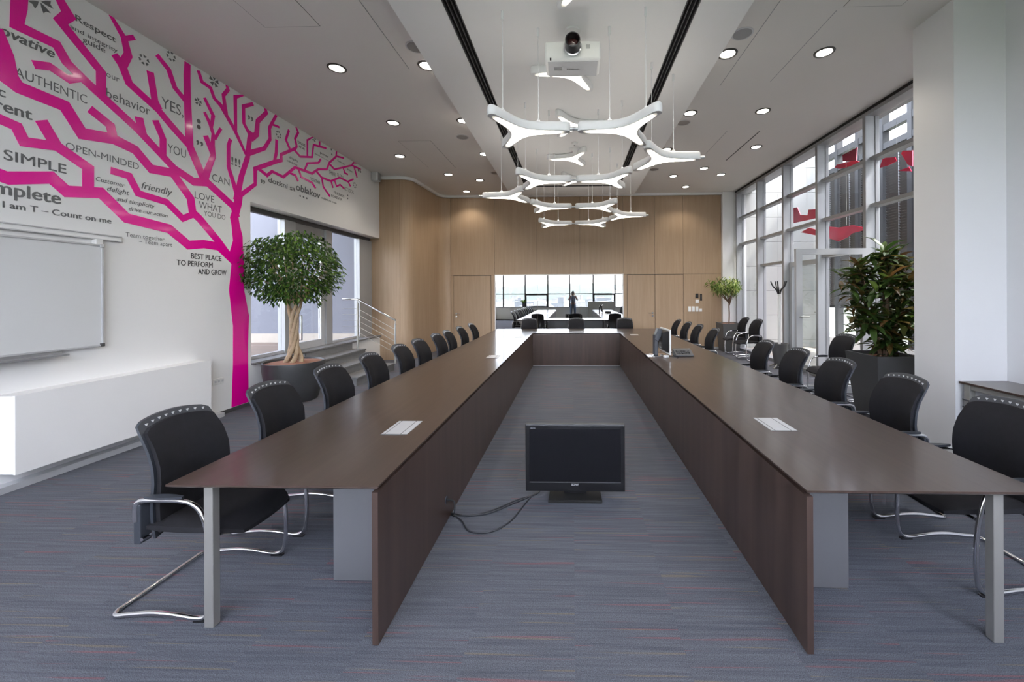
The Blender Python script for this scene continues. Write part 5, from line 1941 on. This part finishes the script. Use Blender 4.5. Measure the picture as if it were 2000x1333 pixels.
# ================================================================== COAT STAND
cs = thing('coat_stand', 'white pole coat stand with black hooks and a dark tub at its foot', 'coat stand', (4.44, 8.62, 0))
obj('pole', MB().tube([(0, 0, 0.02), (0, 0, 1.66)], 0.028, 12), M['whitep'], cs, smooth=40)
for k in range(5):
    a = 2 * PI * k / 5 + 0.3
    c, s_ = math.cos(a), math.sin(a)
    obj('hook', MB().tube(smooth_path([(0.02 * c, 0.02 * s_, 1.60), (0.045 * c, 0.045 * s_, 1.68), (0.12 * c, 0.12 * s_, 1.77), (0.16 * c, 0.16 * s_, 1.87)], 4), [0.016] * 8 + [0.014, 0.014, 0.013, 0.013, 0.012], 8), M['blackp'], cs, smooth=60)
obj('tub', MB().lathe([(0.10, 0.05), (0.165, 0.52), (0.175, 0.535), (0.155, 0.535), (0.10, 0.10)], 24), M['pot_g'], cs, smooth=40)
for k in range(4):
    a = 2 * PI * k / 4 + 0.6
    obj('foot', MB().tube(smooth_path([(0.05 * math.cos(a), 0.05 * math.sin(a), 0.10), (0.14 * math.cos(a), 0.14 * math.sin(a), 0.06), (0.22 * math.cos(a), 0.22 * math.sin(a), 0.014)], 3), 0.014, 8), M['steel'], cs, smooth=60)

# ================================================================== REAR OF THE ROOM (seen in the mirror)
sb = thing('sideboard', 'olive grey sideboard standing before the rear windows', 'sideboard', (1.70, -0.76, 0))
obj('body', MB().box(-0.80, 0.80, -0.19, 0.17, 0.06, 1.11), M['grey_board'], sb)
obj('plinth', MB().box(-0.78, 0.78, -0.18, 0.14, 0.0, 0.06), M['alu_d'], sb)
obj('worktop', MB().box(-0.81, 0.81, -0.20, 0.20, 1.11, 1.13), M['grey_board'], sb)
for k in range(4):
    a = -0.80 + 0.4 * k
    d_ = obj('door', MB().box(a + 0.003, a + 0.397, 0.17, 0.188, 0.07, 1.10), M['grey_board'], sb)
    obj('pull', MB().box(a + 0.36, a + 0.372, 0.188, 0.206, 0.80, 0.95), M['steel'], d_)

# photographer behind the camera


def skin_body(name, verts, edges, radii, mats, parent, mat_fn, root=0, levels=2):
    me = bpy.data.meshes.new(name)
    me.from_pydata(verts, edges, [])
    o = bpy.data.objects.new(name, me)
    COL.objects.link(o)
    sk = o.modifiers.new('skin', 'SKIN')
    sk.use_smooth_shade = True
    for i, r in enumerate(radii):
        me.skin_vertices[0].data[i].radius = r if isinstance(r, tuple) else (r, r)
        me.skin_vertices[0].data[i].use_root = (i == root)
    sb_ = o.modifiers.new('sub', 'SUBSURF')
    sb_.levels = levels
    sb_.render_levels = levels
    dg = bpy.context.evaluated_depsgraph_get()
    dg.update()
    m2 = bpy.data.meshes.new_from_object(o.evaluated_get(dg))
    bpy.data.objects.remove(o)
    m2.materials.clear()
    for m in mats:
        m2.materials.append(m)
    for p in m2.polygons:
        p.material_index = mat_fn(p.center)
        p.use_smooth = True
    b = bpy.data.objects.new(name, m2)
    COL.objects.link(b)
    b.parent = parent
    return b


pe = thing('person', 'person in grey blue shirt and jeans photographing from behind the table', 'person', (0, -0.36, 0))
# +y is the way the person faces; the eye is at the finder
V = [(0, 0, 0.96), (0, 0.0, 1.10), (0, -0.01, 1.27), (0, -0.01, 1.41), (0, 0.0, 1.50), (0, 0.02, 1.555), (0, 0.05, 1.635), (0, 0.045, 1.72),
     (0.10, 0, 0.90), (0.115, 0.015, 0.50), (0.12, -0.01, 0.09), (0.13, 0.12, 0.035),
     (-0.10, 0, 0.90), (-0.115, 0.015, 0.50), (-0.12, -0.01, 0.09), (-0.13, 0.12, 0.035),
     (0.185, -0.01, 1.42), (0.275, 0.04, 1.22), (0.12, 0.235, 1.52),
     (-0.185, -0.01, 1.42), (-0.275, 0.04, 1.22), (-0.12, 0.235, 1.52)]
E = [(0, 1), (1, 2), (2, 3), (3, 4), (4, 5), (5, 6), (6, 7), (0, 8), (8, 9), (9, 10), (10, 11), (0, 12), (12, 13), (13, 14), (14, 15),
     (3, 16), (16, 17), (17, 18), (3, 19), (19, 20), (20, 21)]
Rr = [(0.155, 0.115), (0.15, 0.11), (0.165, 0.115), (0.15, 0.10), 0.062, 0.062, (0.082, 0.10), (0.07, 0.085),
      (0.095, 0.095), 0.065, 0.045, 0.04, (0.095, 0.095), 0.065, 0.045, 0.04, 0.065, 0.045, 0.030, 0.065, 0.045, 0.030]


def pm_(c):
    if c.z > 1.50 and abs(c.x) < 0.10 and c.y < 0.19:
        return 0
    if c.z < 0.10 and c.y > -0.12:
        return 3
    if c.z < 1.0:
        return 2
    if c.y > 0.09 and abs(c.x) > 0.05:
        return 0
    return 1


body = skin_body('body', V, E, Rr, [M['skin'], M['shirt'], M['jeans'], M['blackp']], pe, pm_)
hr = MB()


def hair_pt(u, v):
    a, e = 2 * PI * u, PI / 2 * (1 - v * 1.12)
    r = 1.0
    return (0.088 * math.cos(a) * math.cos(e), 0.035 + 0.108 * math.sin(a) * math.cos(e) - (0.012 if v > 0.6 else 0), 1.685 + 0.098 * math.sin(e) - (0.05 if (v > 0.85 and math.sin(a) < 0) else 0))


hr.grid(hair_pt, 20, 8)
obj('hair', hr, M['hair'], pe, smooth=80)
obj('nose', MB().add([(0, 0.165, 1.615), (0.016, 0.138, 1.60), (-0.016, 0.138, 1.60), (0, 0.142, 1.655)], [(0, 1, 2), (0, 2, 3), (0, 3, 1), (1, 3, 2)]), M['skin'], pe)
for sg in (-1, 1):
    obj('ear', MB().lathe([(0.004, -0.03), (0.02, -0.015), (0.022, 0.01), (0.006, 0.03)], 8, at=(sg * 0.09, 0.045, 1.63)), M['skin'], pe, smooth=80)
    hb = Vector((sg * 0.115, 0.235, 1.53))
    # palm and five fingers closing round the camera body
    fv, fe, fr = [tuple(hb), tuple(hb + Vector((-sg * 0.015, 0.05, 0.04)))], [(0, 1)], [0.030, 0.030]
    for k in range(4):
        b0 = hb + Vector((-sg * 0.005, 0.06, 0.060 - 0.022 * k))
        L_ = (0.8, 1.0, 0.95, 0.75)[k]
        idx = len(fv)
        fv += [tuple(b0), tuple(b0 + Vector((-sg * 0.010, 0.030 * L_, 0.004))), tuple(b0 + Vector((-sg * 0.032 * L_, 0.045 * L_, 0.002)))]
        fe += [(1, idx), (idx, idx + 1), (idx + 1, idx + 2)]
        fr += [0.011, 0.0095, 0.008]
    idx = len(fv)
    fv += [tuple(hb + Vector((-sg * 0.03, 0.02, 0.045))), tuple(hb + Vector((-sg * 0.055, 0.03, 0.06)))]
    fe += [(0, idx), (idx, idx + 1)]
    fr += [0.012, 0.009]
    skin_body('hand', fv, fe, fr, [M['skin']], pe, lambda c: 0, 0, 1)

ca = thing('photo_camera', 'black camera on a slim dark tripod held before the face', 'camera', (0, -0.06, 0))
obj('body', MB().box(-0.070, 0.070, -0.085, -0.02, EYE - 0.05, EYE + 0.04), M['blackp'], ca, bevel=0.01)
obj('finder_hump', MB().box(-0.028, 0.028, -0.085, -0.015, EYE + 0.035, EYE + 0.065), M['blackp'], ca, bevel=0.01)
obj('lens', ylathe([(0.036, -0.025), (0.038, 0.02), (0.034, 0.035), (0.028, 0.03)], 0, EYE, 18), M['blackp'], ca, smooth=40)
obj('tripod_head', MB().box(-0.035, 0.035, -0.08, -0.02, EYE - 0.13, EYE - 0.05), M['matte_bk'], ca, bevel=0.006)
obj('column', MB().tube([(0, -0.05, EYE - 0.13), (0, -0.05, 0.75)], 0.018, 10), M['matte_bk'], ca, smooth=40)
for k in range(3):
    a = PI / 2 + 2 * PI * k / 3
    obj('leg', MB().tube([(0.025 * math.cos(a), -0.05 + 0.025 * math.sin(a), 1.25), (0.13 * math.cos(a), -0.05 + 0.13 * math.sin(a), 0.008)], 0.016, 8), M['matte_bk'], ca, smooth=40)
